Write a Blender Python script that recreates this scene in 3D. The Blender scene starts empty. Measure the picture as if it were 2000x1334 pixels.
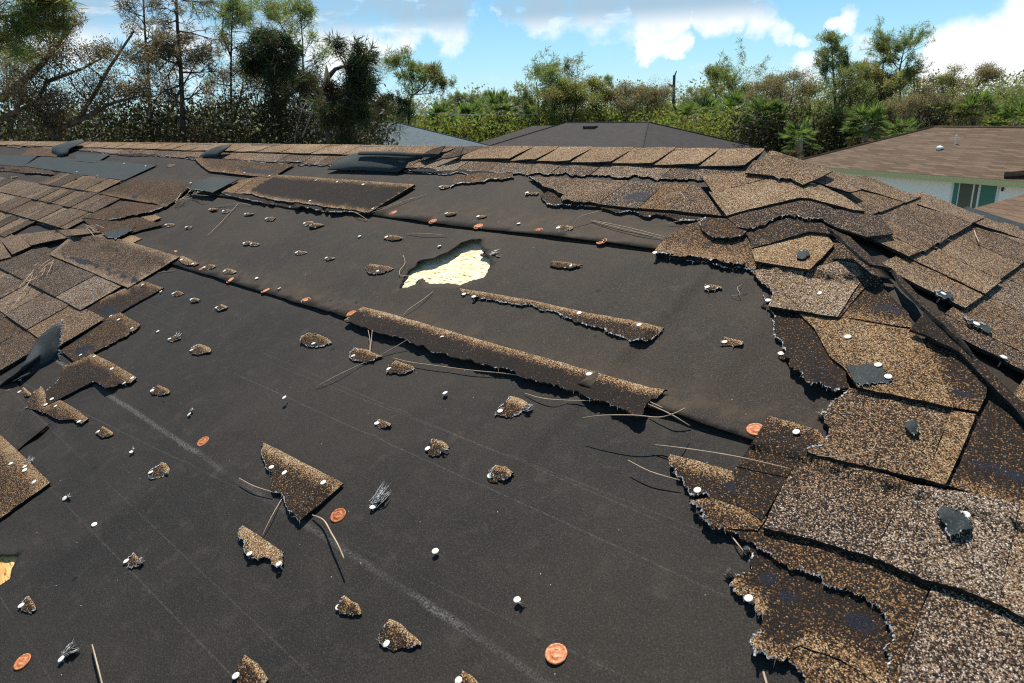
import bpy, math, random
import numpy as np
from mathutils import Vector, Matrix, noise
from mathutils.geometry import delaunay_2d_cdt

# ------------------------------------------------------------------ camera, sky, sun
H = 0.87                      # camera above the roof plane (m)
Z0 = 4.89                     # height of the roof plane below the camera
F = 1380.0                    # focal length in photo pixels (photo is 2000 x 1334)
SLOPE = math.radians(21.06)
M = np.array([[0.71769858, -0.19243142, -0.66923754],
              [0.69531886, 0.25041498, 0.67366462],
              [-0.03795287, 0.94882163, -0.31352367]])      # columns: camera right, up, forward in world axes
U = np.array([1., 0, 0]); V = np.array([0, math.cos(SLOPE), math.sin(SLOPE)])
N = np.array([0, -math.sin(SLOPE), math.cos(SLOPE)])
N2 = np.array([math.sin(SLOPE), 0, math.cos(SLOPE)])
O = np.array([0, 0, Z0]); CAM = O + N * H
scene = bpy.context.scene
col = scene.collection
cd = bpy.data.cameras.new('camera'); cam = bpy.data.objects.new('camera', cd); col.objects.link(cam)
cd.sensor_width = 36; cd.lens = F / 2000 * 36; cd.clip_start = 0.05; cd.clip_end = 3000
m = Matrix.Identity(4)
for i in range(3):
    m[i][0] = M[i][0]; m[i][1] = M[i][1]; m[i][2] = -M[i][2]; m[i][3] = CAM[i]
cam.matrix_world = m
cd.dof.use_dof = True; cd.dof.focus_distance = 1.75; cd.dof.aperture_fstop = 13
scene.camera = cam
scene.view_settings.view_transform = 'Standard'; scene.view_settings.look = 'None'
scene.view_settings.gamma = 1; scene.view_settings.exposure = 0.52; scene.view_settings.use_curve_mapping = False
scene.cycles.use_denoising = False; scene.cycles.filter_width = 1.1
scene.cycles.max_bounces = 6; scene.cycles.transparent_max_bounces = 8

SUN_EL = math.radians(61)
_fw = M[:, 2].copy(); _az = math.atan2(_fw[1], _fw[0]) + math.radians(4)      # sun ahead of the camera
SUN = np.array([math.cos(SUN_EL) * math.cos(_az), math.cos(SUN_EL) * math.sin(_az), math.sin(SUN_EL)])
ld = bpy.data.lights.new('sun', 'SUN'); ld.energy = 4.6; ld.angle = math.radians(0.53); ld.color = (1, .915, .80)
lo = bpy.data.objects.new('sun', ld); col.objects.link(lo); lo.location = (0, 0, 60)
lo.rotation_euler = Vector(SUN).to_track_quat('Z', 'Y').to_euler()

def ray(px, py): return M @ np.array([px - 1000., 667. - py, F])
def at(px, py, depth): return CAM + ray(px, py) * (depth / F)
def at_z(px, py, z):
    r = ray(px, py); return CAM + r * ((z - CAM[2]) / r[2])
def direction(px, py):
    r = ray(px, py); return r / np.linalg.norm(r)

world = bpy.data.worlds.new('World'); scene.world = world; world.use_nodes = True
wn = world.node_tree.nodes; wl = world.node_tree.links; wn.clear()
class NB:
    """tiny node builder"""
    def __init__(s, tree): s.t = tree; s.n = tree.nodes; s.l = tree.links
    def node(s, typ, **kw):
        n = s.n.new(typ)
        for k, v in kw.items():
            if k.startswith('i_'):
                key = k[2:]; key = int(key) if key.isdigit() else key
                s.put(n.inputs[key], v)
            else: setattr(n, k, v)
        return n
    def put(s, sock, v):
        if isinstance(v, bpy.types.NodeSocket): s.l.new(v, sock)
        elif hasattr(sock, 'default_value'):
            try: sock.default_value = v
            except Exception: sock.default_value = (*v, 1.0)
    def math(s, op, a, b=0.0, c=0.0, clamp=False):
        n = s.n.new('ShaderNodeMath'); n.operation = op; n.use_clamp = clamp
        for i, v in enumerate((a, b, c)): s.put(n.inputs[i], v)
        return n.outputs[0]
    def vmath(s, op, a, b=(0, 0, 0)):
        n = s.n.new('ShaderNodeVectorMath'); n.operation = op
        s.put(n.inputs[0], a); s.put(n.inputs[1], b)
        return n.outputs['Value'] if op == 'DOT_PRODUCT' else n.outputs[0]
    def mix(s, f, a, b, mode='MIX'):
        n = s.n.new('ShaderNodeMix'); n.data_type = 'RGBA'; n.blend_type = mode
        s.put(n.inputs[0], f); s.put(n.inputs[6], a if isinstance(a, bpy.types.NodeSocket) else (*a, 1.0)[:4])
        s.put(n.inputs[7], b if isinstance(b, bpy.types.NodeSocket) else (*b, 1.0)[:4]); return n.outputs[2]
    def noise(s, vec, scale, detail=3, rough=.55, out=0, dist=0.0):
        n = s.n.new('ShaderNodeTexNoise'); s.l.new(vec, n.inputs['Vector'])
        n.inputs['Scale'].default_value = scale; n.inputs['Detail'].default_value = detail
        n.inputs['Roughness'].default_value = rough; n.inputs['Distortion'].default_value = dist
        return n.outputs[out]
    def ramp(s, f, stops, interp='LINEAR'):
        n = s.n.new('ShaderNodeValToRGB'); n.color_ramp.interpolation = interp; e = n.color_ramp.elements
        while len(e) < len(stops): e.new(0.5)
        for k, (p, c) in enumerate(stops):
            e[k].position = p; e[k].color = (*c, 1) if isinstance(c, tuple) else (c, c, c, 1)
        s.put(n.inputs[0], f); return n.outputs[0]
    def smooth(s, v, lo, hi):
        n = s.n.new('ShaderNodeMapRange'); n.interpolation_type = 'SMOOTHSTEP'
        s.put(n.inputs[0], v); n.inputs[1].default_value = lo; n.inputs[2].default_value = hi
        return n.outputs[0]

b = NB(world.node_tree)
CW, SB = 13.4, 12.3            # cloud white and clear-sky level before the background strength
sky = b.node('ShaderNodeTexSky', sky_type='NISHITA', sun_disc=False, sun_elevation=SUN_EL,
             sun_rotation=math.atan2(SUN[0], SUN[1]), air_density=1.0, dust_density=0.6, ozone_density=1.2)
tc = b.node('ShaderNodeTexCoord'); D = tc.outputs['Generated']
sx = b.node('ShaderNodeSeparateXYZ', i_0=D)
zz = b.math('MAXIMUM', sx.outputs[2], 0.0)
# cloud deck seen in perspective
den = b.math('ADD', zz, 0.10)
cp = b.node('ShaderNodeCombineXYZ', i_0=b.math('DIVIDE', sx.outputs[0], den), i_1=b.math('DIVIDE', sx.outputs[1], den), i_2=0.0).outputs[0]
n1 = b.noise(cp, 1.3, 7, .58, dist=.2)
n2 = b.noise(D, 14.0, 7, .62)
n3 = b.noise(cp, 3.2, 5, .55)
# the cumulus banks the sky holds (centre, radius in degrees, weight)
banks = [((60, -60), 11, .30), ((200, 40), 7, .26), ((420, 60), 6, .24), ((330, 120), 5, .22), ((690, 100), 3.4, .34), ((650, 150), 3.4, .26), ((560, -20), 7, .3), ((760, 20), 3.8, .34), ((880, 20), 3.6, .36), ((1040, -5), 3.0, .40), ((1150, -10), 3.4, .42), ((1280, -5), 3.6, .44), ((1400, 5), 3.0, .40), ((1180, -90), 8, .34),
         ((1470, 32), 2.4, .36), ((1275, 88), 1.35, .36), ((1325, 94), 1.35, .36), ((1520, 60), 1.2, .34), ((1550, 68), .9, .32), ((1660, 26), 1.1, .36), ((1880, 110), 4.2, .42), ((1980, 110), 5.2, .42), ((2120, 120), 8, .40),
         ((1690, 84), 1.9, .34), ((1560, 130), 2.2, .26), ((1370, 160), 2.2, .17), ((840, 180), 3, .16), ((1900, 170), 3.4, .30)]
acc = b.math('MULTIPLY', b.smooth(zz, .20, .5), .05)
warp = b.node('ShaderNodeTexNoise', i_Vector=D, i_Scale=11.0, i_Detail=5.0, i_Roughness=.6)
Dw = b.vmath('NORMALIZE', b.vmath('ADD', D, b.vmath('MULTIPLY', b.vmath('SUBTRACT', warp.outputs['Color'], (.5, .5, .5)), (.13, .13, .075))))
for (px, py), deg, w in banks:
    d = b.vmath('DOT_PRODUCT', Dw, tuple(direction(px, py)))
    acc = b.math('MAXIMUM', acc, b.math('MULTIPLY', b.smooth(d, math.cos(math.radians(deg * 1.08)), 1.0), w))
cl = b.math('ADD', acc, b.math('ADD', b.math('MULTIPLY', b.math('SUBTRACT', n1, .5), .26), b.math('MULTIPLY', b.math('SUBTRACT', n2, .5), .74)))
mask = b.smooth(cl, .12, .42)
core = b.smooth(b.math('ADD', acc, b.math('ADD', b.math('MULTIPLY', b.math('SUBTRACT', n3, .5), .55), b.math('MULTIPLY', b.math('SUBTRACT', n2, .5), .2))), .15, .29)
core = b.math('MULTIPLY', core, b.smooth(zz, .080, .118))
ccol = b.mix(core, (CW, CW * 1.01, CW * 1.02), (CW * .36, CW * .52, CW * .66))
base = b.ramp(zz, [(0.0, (.66, .94, 1.0)), (.06, (.44, .82, 1.0)), (.18, (.17, .50, .92)), (.40, (.11, .26, .48)), (1.0, (.05, .12, .26))])
skyc = b.mix(.93, sky.outputs[0], b.mix(1.0, base, (SB, SB, SB), 'MULTIPLY'))
fin = b.mix(mask, skyc, ccol)
bg = b.node('ShaderNodeBackground', i_0=fin, i_1=0.06)
b.node('ShaderNodeOutputWorld', i_0=bg.outputs[0])

# ------------------------------------------------------------------ materials
MATS = {}
def new_mat(name):
    mt = bpy.data.materials.new(name); mt.use_nodes = True; mt.node_tree.nodes.clear()
    MATS[name] = mt; return mt, NB(mt.node_tree)
def finish(b, color, rough=.85, bump=None, bs=.5, bd=.001, spec=.3, metal=0.0, trans=0.0):
    p = b.node('ShaderNodeBsdfPrincipled', i_Roughness=rough, i_Metallic=metal)
    b.put(p.inputs['Base Color'], color if isinstance(color, bpy.types.NodeSocket) else (*color, 1.0))
    p.inputs['Specular IOR Level'].default_value = spec
    if bump is not None:
        bp = b.node('ShaderNodeBump', i_Strength=bs, i_Distance=bd, i_Height=bump); b.l.new(bp.outputs[0], p.inputs['Normal'])
    sh = p.outputs[0]
    if trans:
        t = b.node('ShaderNodeBsdfTranslucent'); b.put(t.inputs[0], b.mix(1.0, color, (1.7, 1.65, 1.15), 'MULTIPLY') if isinstance(color, bpy.types.NodeSocket) else (*color, 1.0))
        mx = b.node('ShaderNodeMixShader', i_0=trans); b.l.new(sh, mx.inputs[1]); b.l.new(t.outputs[0], mx.inputs[2]); sh = mx.outputs[0]
    o = b.node('ShaderNodeOutputMaterial'); b.l.new(sh, o.inputs[0])
def objc(b): return b.node('ShaderNodeTexCoord').outputs['Object']

def granule_material(name, scale=560):
    """ceramic granules: each one coloured or bare bitumen; tone.r coverage, tone.g grey weathering, tone.b tar"""
    mt, b = new_mat(name); P = objc(b)
    att = b.node('ShaderNodeAttribute', attribute_name='tone'); s = b.node('ShaderNodeSeparateColor', i_0=att.outputs['Color'])
    R, G, B = s.outputs[0], s.outputs[1], s.outputs[2]
    vo = b.node('ShaderNodeTexVoronoi', i_Vector=P, i_Scale=scale)
    rs = b.node('ShaderNodeSeparateColor', i_0=vo.outputs['Color']); r0, r1, r2 = rs.outputs[0], rs.outputs[1], rs.outputs[2]
    big = b.noise(P, 6, 4); med = b.noise(P, 38, 3); fine = b.noise(P, 140, 2, .6)
    var = b.math('ADD', b.math('MULTIPLY', b.math('SUBTRACT', big, .5), .70), b.math('ADD', b.math('MULTIPLY', b.math('SUBTRACT', med, .5), .40), b.math('MULTIPLY', b.math('SUBTRACT', fine, .5), .30)))
    cov = b.math('ADD', b.math('MULTIPLY', R, 1.15), b.math('MULTIPLY', var, b.math('ADD', .22, b.math('MULTIPLY', R, .85))))
    on = b.smooth(b.math('SUBTRACT', cov, r0), -.03, .14)
    pal = b.math('ADD', b.math('MULTIPLY', r1, .70), b.math('MULTIPLY', b.math('SUBTRACT', cov, .35), .42))
    ca = b.ramp(pal, [(0, (.085, .036, .015)), (.25, (.18, .088, .035)), (.45, (.30, .168, .070)), (.65, (.40, .265, .135)), (.85, (.54, .42, .27)), (1, (.76, .68, .54))])
    cg = b.ramp(b.math('ADD', r1, b.math('MULTIPLY', b.math('SUBTRACT', fine, .5), .4)), [(0, (.07, .055, .047)), (.3, (.20, .165, .14)), (.6, (.38, .335, .29)), (.85, (.57, .52, .46)), (1, (.80, .77, .72))])
    c = b.mix(b.math('MULTIPLY', G, b.smooth(b.math('ADD', r2, b.math('MULTIPLY', big, .9)), .42, .85)), ca, cg)
    c = b.mix(on, b.mix(r2, (.007, .007, .008), (.030, .022, .017)), c)
    c = b.mix(b.math('MULTIPLY', b.smooth(vo.outputs['Distance'], .42, .75), .65), c, (.012, .009, .007))
    bm = b.math('MULTIPLY', b.smooth(b.math('ADD', B, b.math('MULTIPLY', b.math('SUBTRACT', med, .5), .9)), .35, .6), b.smooth(r2, .97, .85))
    c = b.mix(bm, c, (.006, .009, .019))
    h = b.math('ADD', b.math('MULTIPLY', vo.outputs['Distance'], -1.0), b.math('MULTIPLY', med, .5))
    finish(b, c, b.math('SUBTRACT', .9, b.math('MULTIPLY', bm, .25)), h, .8, .0014, .18)
granule_material('shingle granules')

mt, b = new_mat('bitumen edge'); P = objc(b)
c = b.ramp(b.noise(P, 260, 3), [(.35, (.006, .006, .007)), (.62, (.02, .019, .018)), (.75, (.09, .085, .08))])
finish(b, c, .7, b.noise(P, 300, 2), .6, .001)
mt, b = new_mat('shingle underside'); P = objc(b)
n = b.noise(P, 330, 3, .65); nb = b.noise(P, 20, 4)
c = b.mix(b.smooth(n, .5, .75), b.mix(nb, (.009, .015, .017), (.024, .036, .038)), (.085, .105, .105))
finish(b, c, .8, n, .5, .001)
mt, b = new_mat('glass fibre'); P = objc(b)
c = b.ramp(b.noise(P, 210, 2), [(.3, (.07, .07, .075)), (.52, (.30, .31, .32)), (.72, (.78, .79, .79))])
finish(b, c, .7, None, trans=.15)
mt, b = new_mat('galvanised nail'); P = objc(b)
finish(b, b.mix(b.smooth(b.noise(P, 160, 3), .45, .7), (.80, .79, .73), (.62, .56, .42)), .45, None, spec=.5)
mt, b = new_mat('rusty washer'); P = objc(b)
n = b.noise(P, 190, 4, .65); oi = b.node('ShaderNodeObjectInfo')
c = b.ramp(b.math('ADD', n, b.math('MULTIPLY', b.math('SUBTRACT', oi.outputs['Random'], .5), .2)), [(.28, (.13, .035, .012)), (.45, (.42, .12, .035)), (.6, (.62, .23, .085)), (.78, (.72, .52, .40))])
finish(b, c, .65, n, .4, .001, .4)
mt, b = new_mat('pine needle'); P = objc(b)
finish(b, b.mix(b.noise(P, 25, 2), (.22, .12, .06), (.62, .50, .36)), .6)
def board_mat(name, ca, cb):
  mt, b = new_mat(name); P = objc(b)
  mp = b.node('ShaderNodeMapping', i_Vector=P); mp.inputs['Scale'].default_value = (18, 60, 60); mp.inputs['Rotation'].default_value = (0, 0, .25)
  fl = b.noise(mp.outputs[0], 1.0, 4, .6); mp2 = b.node('ShaderNodeMapping', i_Vector=P); mp2.inputs['Scale'].default_value = (45, 230, 230)
  sp = b.noise(mp2.outputs[0], 1.0, 2, .5)
  c = b.mix(b.smooth(fl, .35, .65), ca, cb); c = b.mix(b.smooth(sp, .60, .67), c, (.24, .12, .05))
  finish(b, c, .8, fl, .3, .002)
board_mat('strand board', (.78, .59, .34), (.91, .77, .54)); board_mat('amber strand board', (.62, .34, .10), (.82, .52, .20))
# ------------------------------------------------------------------ helpers
rng = random.Random(7); nr = np.random.default_rng(11)
AP = O + (U * -1.10 + V * 2.12) * H            # hip apex = right end of the ridge
VR = 2.12 * H                                  # ridge in slope coordinates
def hip_u(v): return (-1.10 + .933 * (2.12 - v / H)) * H
def uv(px, py, h=0.0):
    r = ray(px, py); t = -(H - h) / (r @ N); p = r * t + N * H
    return p @ U, p @ V
def pt(u, v, h=0.0): return O + U * u + V * v + N * h
def px_of(p):
    q = M.T @ (np.asarray(p) - CAM); return 1000 + F * q[0] / q[2], 667 - F * q[1] / q[2]
def hit(px, py, h=0.0, plane=None):
    """point on the hip roof (offset h outwards) under a photo pixel, and its normal"""
    r = ray(px, py)
    t1 = -(H - h) / (r @ N)
    if plane == 1: return CAM + r * t1, N
    t2 = ((AP - CAM) @ N2 + h) / (r @ N2)
    if t2 > t1 and t2 > 0 or plane == 2: return CAM + r * t2, N2
    return CAM + r * t1, N
def inside(poly, P):
    poly = np.asarray(poly); x, y = P[:, 0], P[:, 1]; r = np.zeros(len(P), bool)
    x1, y1 = poly[:, 0], poly[:, 1]; x2, y2 = np.roll(x1, -1), np.roll(y1, -1)
    for a, b_, c, d in zip(x1, y1, x2, y2):
        if b_ == d: continue
        k = ((b_ > y) != (d > y)) & (x < (c - a) * (y - b_) / (d - b_) + a); r ^= k
    return r
def mesh_obj(name, verts, faces, mats, parent=None, fm=None, smooth=False, tone=None):
    me = bpy.data.meshes.new(name)
    me.from_pydata([tuple(map(float, v)) for v in verts], [], [tuple(int(i) for i in f) for f in faces])
    for mm in (mats if isinstance(mats, (list, tuple)) else [mats]): me.materials.append(MATS[mm])
    if fm is not None: me.polygons.foreach_set('material_index', np.asarray(fm, np.int32))
    if smooth: me.polygons.foreach_set('use_smooth', [True] * len(me.polygons))
    if tone is not None:
        a = me.color_attributes.new('tone', 'FLOAT_COLOR', 'POINT')
        t = np.ones((len(me.vertices), 4), np.float32); t[:, :3] = tone; a.data.foreach_set('color', t.ravel())
    o = bpy.data.objects.new(name, me); col.objects.link(o)
    if parent is not None: o.parent = parent
    return o
def tri_obj(name, verts, tris, mat, parent=None, smooth=False):
    """fast numpy triangle mesh"""
    me = bpy.data.meshes.new(name); verts = np.asarray(verts, np.float32); tris = np.asarray(tris, np.int32)
    me.vertices.add(len(verts)); me.vertices.foreach_set('co', verts.ravel())
    me.loops.add(tris.size); me.loops.foreach_set('vertex_index', tris.ravel())
    me.polygons.add(len(tris)); me.polygons.foreach_set('loop_start', np.arange(0, tris.size, 3, dtype=np.int32))
    me.update(calc_edges=True); me.materials.append(MATS[mat])
    if smooth: me.polygons.foreach_set('use_smooth', [True] * len(tris))
    o = bpy.data.objects.new(name, me); col.objects.link(o)
    if parent is not None: o.parent = parent
    return o
def tag(o, label=None, cat=None, group=None, kind=None):
    if label: o['label'] = label
    if cat: o['category'] = cat
    if group: o['group'] = group
    if kind: o['kind'] = kind
    return o
def empty(name, loc=(0, 0, 0)):
    o = bpy.data.objects.new(name, None); o.location = loc; o.empty_display_size = .2; col.objects.link(o); return o
def tube(pts, radii, k=6):
    """verts / quads of a tapered tube along a polyline"""
    pts = [np.asarray(p, float) for p in pts]; vs = []; fs = []
    for i, p in enumerate(pts):
        d = pts[min(i + 1, len(pts) - 1)] - pts[max(i - 1, 0)]; d /= (np.linalg.norm(d) + 1e-9)
        a = np.cross(d, (0, 0, 1.) if abs(d[2]) < .9 else (1., 0, 0)); a /= np.linalg.norm(a); c = np.cross(d, a)
        for j in range(k):
            w = 2 * math.pi * j / k; vs.append(p + (a * math.cos(w) + c * math.sin(w)) * radii[i])
    for i in range(len(pts) - 1):
        for j in range(k):
            q = (j + 1) % k; fs.append((i * k + j, i * k + q, (i + 1) * k + q, (i + 1) * k + j))
    fs.append(tuple(range(k))[::-1]); fs.append(tuple((len(pts) - 1) * k + j for j in range(k)))
    return vs, fs

house = empty('house', (0, 0, 0))
tag(house, 'house with wind torn brown shingle roof and bare black felt in the foreground', 'house')

# ---- the felt and its chalk lines
def line_uv(p, q):
    (u0, v0), (u1, v1) = uv(*p), uv(*q); s = (v1 - v0) / (u1 - u0); return v0 - s * u0, s
def felt_mat(name, dark, brown, fleck, fk):
    mt, b = new_mat(name); P = objc(b)
    sp = b.node('ShaderNodeSeparateXYZ', i_0=P); uu = sp.outputs[0]
    vv = b.math('ADD', b.math('MULTIPLY', sp.outputs[1], math.cos(SLOPE)), b.math('MULTIPLY', b.math('SUBTRACT', sp.outputs[2], Z0), math.sin(SLOPE)))
    n1 = b.noise(P, 2.3, 5, .6); n2 = b.noise(P, 420, 3, .7); n3 = b.noise(P, 26, 4, .6); n4 = b.noise(P, 95, 3, .7)
    n5 = b.noise(P, 9, 5, .65)
    c = b.mix(b.smooth(b.math('ADD', b.math('MULTIPLY', n1, .6), b.math('MULTIPLY', n5, .4)), .38, .62), dark, brown)
    c = b.mix(b.smooth(n3, .52, .75), c, (.034, .029, .024))
    c = b.mix(b.math('MULTIPLY', b.smooth(n2, .48, .70), fk), c, fleck); c = b.mix(b.smooth(n4, .36, .24), c, (.008, .008, .008))
    c = b.mix(b.math('MULTIPLY', b.smooth(n2, .46, .30), .7), c, (.006, .006, .006))
    # dust-brown band next to the laps
    for v0, w in ((0.865 * H, .10), (1.452 * H, .16)):
        d = b.math('SUBTRACT', vv, v0 + w * .45)
        k = b.math('MULTIPLY', b.smooth(b.math('ABSOLUTE', d), w * .75, 0.0), b.smooth(n3, .38, .62)); c = b.mix(b.math('MULTIPLY', k, .55), c, (.066, .046, .027))
    vo = b.node('ShaderNodeTexVoronoi', i_Vector=P, i_Scale=34); k = b.smooth(vo.outputs['Distance'], .040, .018)
    vs_ = b.node('ShaderNodeSeparateColor', i_0=vo.outputs['Color']); k = b.math('MULTIPLY', k, b.smooth(vs_.outputs[0], .55, .6))
    c = b.mix(k, c, (.55, .53, .48))
    vo2 = b.node('ShaderNodeTexVoronoi', i_Vector=P, i_Scale=9); k = b.smooth(vo2.outputs['Distance'], .075, .05); vs2 = b.node('ShaderNodeSeparateColor', i_0=vo2.outputs['Color'])
    c = b.mix(b.math('MULTIPLY', k, b.smooth(vs2.outputs[0], .62, .66)), c, (.006, .006, .006))
    chalk = [((210, 770), (1000, 1290), .0095, .34), ((150, 1007), (337, 1200), .0024, .13), ((900, 855), (1300, 1010), .002, .10), ((887, 925), (1300, 1112), .0022, .14),
             ((280, 1010), (470, 1190), .002, .10), ((640, 1040), (1060, 1245), .0022, .14), ((395, 640), (560, 710), .002, .12), ((10, 1180), (95, 1320), .0022, .12)]
    brk = b.noise(P, 330, 2, .6); brk2 = b.noise(P, 3.5, 3)
    for p, q, w, amt in chalk:
        a_, s_ = line_uv(p, q)
        d = b.math('SUBTRACT', vv, b.math('ADD', b.math('MULTIPLY', uu, s_), a_))
        d = b.math('ADD', d, b.math('MULTIPLY', b.math('SUBTRACT', n3, .5), w * .9))
        k = b.math('MULTIPLY', b.smooth(b.math('ABSOLUTE', d), w, w * .15), b.math('MULTIPLY', b.smooth(brk, .40, .62), b.smooth(brk2, .30, .6)))
        c = b.mix(b.math('MULTIPLY', k, amt), c, (.36, .35, .33))
    finish(b, c, .80, b.math('ADD', n2, b.math('MULTIPLY', n3, 1.2)), .42, .0011, .22)
felt_mat('roofing felt', (.0130, .0118, .0110), (.029, .0220, .0158), (.104, .082, .058), .78)
felt_mat('charcoal felt', (.0118, .0114, .0112), (.0240, .0205, .0170), (.080, .071, .060), .62)

# ---- roof deck and felt sheets
def wr(u, v):
    """buckles in the felt running down the slope"""
    h = 0.0
    for u0, k, v0, v1, w, a in ((-.815, .02, .55, 1.25, .022, .0065), (-1.72, .05, .6, 1.0, .017, .005), (-1.34, .04, .92, 1.12, .015, .005), (-1.99, .04, .55, .75, .018, .005),
                                (-1.16, .03, .25, .62, .028, .005), (-2.9, .05, .3, .7, .03, .005), (-.60, .02, .72, 1.2, .03, .004), (-2.45, .04, .9, 1.2, .03, .005), (-1.55, .03, -.1, .4, .03, .004), (-3.3, .02, .8, 1.2, .03, .006)):
        uu = u - u0 - k * (v - v0)
        h += 1.5 * a * math.exp(-(uu / w) ** 2) / (1 + math.exp(-(v - v0) * 25)) / (1 + math.exp((v - v1) * 25))
    return h + .0025 * noise.noise((u * 2.2, v * 2.2, 3)) + .0012 * noise.noise((u * 7, v * 7, 9))
V_B, V_C = .868 * H, 1.452 * H            # the two laps
LAPS = ((V_B, .0085, 2), (V_C, .0075, 3))
def lap_lift(u, v, v0, lift, sd):
    lf = lift * (.75 + .8 * noise.noise((u * 2.1, sd, 7)) + .35 * noise.noise((u * 8, sd, 5)))
    return max(lf, .002) * math.exp(-((v - v0) / .045) ** 1.6 if v > v0 else 0)
def surf(u, v):
    """height of the felt surface above the roof plane"""
    if u > hip_u(v) - .03: return .007
    h = .002 if v < V_B else .0045 if v < V_C else .007
    h += wr(u, v)
    for v0, lift, sd in LAPS:
        if v0 < v < v0 + .12: h += lap_lift(u, v, v0, lift, sd)
    return h
def felt_sheet(name, v0, v1, base, lift, holes=(), sd=0, ulo=-13.5, mat='roofing felt'):
    """lower edge at v0 (lifted by lift), upper edge at v1"""
    f_lo = lambda u: v0 + (.006 * noise.noise((u * 1.4, sd, 0)) + .003 * noise.noise((u * 9, sd, 4)) if lift else 0)
    P = []
    step = .024
    # fine points inside the view, coarse outside
    gx = np.arange(-150, 2150, 13.0); gy = np.arange(270, 1500, 11.0)
    for y in gy:
        for x in gx:
            u, v = uv(x + nr.uniform(-3, 3), y + nr.uniform(-2, 2))
            if v0 + .012 < v < v1 - .01 and ulo < u < hip_u(v) - .02: P.append((u, v))
    for u in np.arange(ulo, 4, .5):
        for v in np.arange(v0 + .2, v1 - .05, .4):
            x, y = px_of(pt(u, v)) if (pt(u, v) - CAM) @ M[:, 2] > .05 else (-9999, 0)
            if not (-150 < x < 2150 and 270 < y < 1500) and u < hip_u(v) - .1: P.append((u, v))
    us = np.concatenate([np.arange(ulo, -4.2, .15), np.arange(-4.2, hip_u(v0), .018)])
    lo = [(u, f_lo(u)) for u in us] + [(hip_u(v0), f_lo(hip_u(v0)))]
    hi = [(u, v1) for u in np.arange(hip_u(v1), ulo, -.3)] + [(ulo, v1)]
    outer = lo + hi; pts = list(outer); edges = [(i, (i + 1) % len(outer)) for i in range(len(outer))]
    for hl in holes:
        k = len(pts); pts += hl; edges += [(k + i, k + (i + 1) % len(hl)) for i in range(len(hl))]
    pts += P
    vo, _, fo = delaunay_2d_cdt([Vector(p) for p in pts], edges, [], 0, 1e-6)[:3]
    A = np.array([(p.x, p.y) for p in vo]); cen = np.array([A[list(f)].mean(0) for f in fo])
    ok = inside(outer, cen)
    for hl in holes: ok &= ~inside(hl, cen)
    fs = [f for f, k in zip(fo, ok) if k]
    co = []
    for u, v in A:
        h = base + wr(u, v)
        if lift:
            h += lap_lift(u, v, v0, lift, sd)
        for hl in holes:
            d = min(math.hypot(u - a, v - b_) for a, b_ in hl); h += (.004 + .012 * max(0, min(1, (-1.40 - u) / .12)) * (v > 1.03)) * math.exp(-(d / .03) ** 2)
        co.append(pt(u, v, h))
    n = len(co); co2 = [p - N * .0012 for p in co]
    cnt = {}
    for f in fs:
        for i in range(3):
            a, c_ = f[i], f[(i + 1) % 3]; cnt[(a, c_)] = 1
    fl = list(fs) + [tuple(n + i for i in f[::-1]) for f in fs]
    fl += [(c_, a, n + a, n + c_) for (a, c_) in cnt if (c_, a) not in cnt]
    return mesh_obj(name, co + co2, fl, mat, house, smooth=True)
def wob(poly, amp, sd, step=.006):
    out = []
    for i in range(len(poly)):
        a = np.array(poly[i]); c_ = np.array(poly[(i + 1) % len(poly)]); L = np.linalg.norm(c_ - a); k = max(1, int(L / step)); nrm = np.array([-(c_ - a)[1], (c_ - a)[0]]) / (L + 1e-9)
        for j in range(k):
            p = a + (c_ - a) * j / k; out.append(tuple(p + nrm * amp * noise.noise((p[0] * 90, p[1] * 90, sd)) * (j > 0)))
    return out
hole1 = [(780, 566), (790, 545), (800, 530), (822, 518), (850, 513), (880, 500), (905, 482), (922, 477), (943, 476), (941, 487), (947, 497), (957, 507), (959, 520), (951, 537), (945, 546), (918, 552), (900, 560), (880, 556), (838, 556), (826, 546), (818, 549), (812, 558), (797, 564)]
hole2 = [(-30, 1092), (0, 1086), (37, 1087), (24, 1112), (20, 1132), (0, 1145), (-40, 1150)]
hole1 = wob([uv(*p, .004) for p in hole1], .006, 1); hole2 = wob([uv(*p, .004) for p in hole2], .004, 2)
felt_sheet('underlayment', -4.9, V_B + .05, .002, 0, [hole2], 1, mat='charcoal felt')
felt_B = felt_sheet('underlayment', V_B, V_C + .05, .0045, .0085, [hole1], 2)
felt_C = felt_sheet('underlayment', V_C, VR - .004, .007, .0075, [], 3)
# small overlapping felt remnant at the left edge is added below as a sheet
for va, vb, bm_ in ((-4.95, -1.0, 'strand board'), (-.996, .22, 'amber strand board'), (.224, 1.44, 'strand board'), (1.444, VR, 'strand board')):
    zb = [(-13.6, va), (hip_u(va), va), (hip_u(vb), vb), (-13.6, vb)]
    mesh_obj('deck_board', [pt(u, v, -.004) for u, v in zb] + [pt(u, v, -.016) for u, v in zb],
             [(0, 1, 2, 3), (7, 6, 5, 4), (0, 4, 5, 1), (1, 5, 6, 2), (2, 6, 7, 3), (3, 7, 4, 0)], bm_, house)

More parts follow.
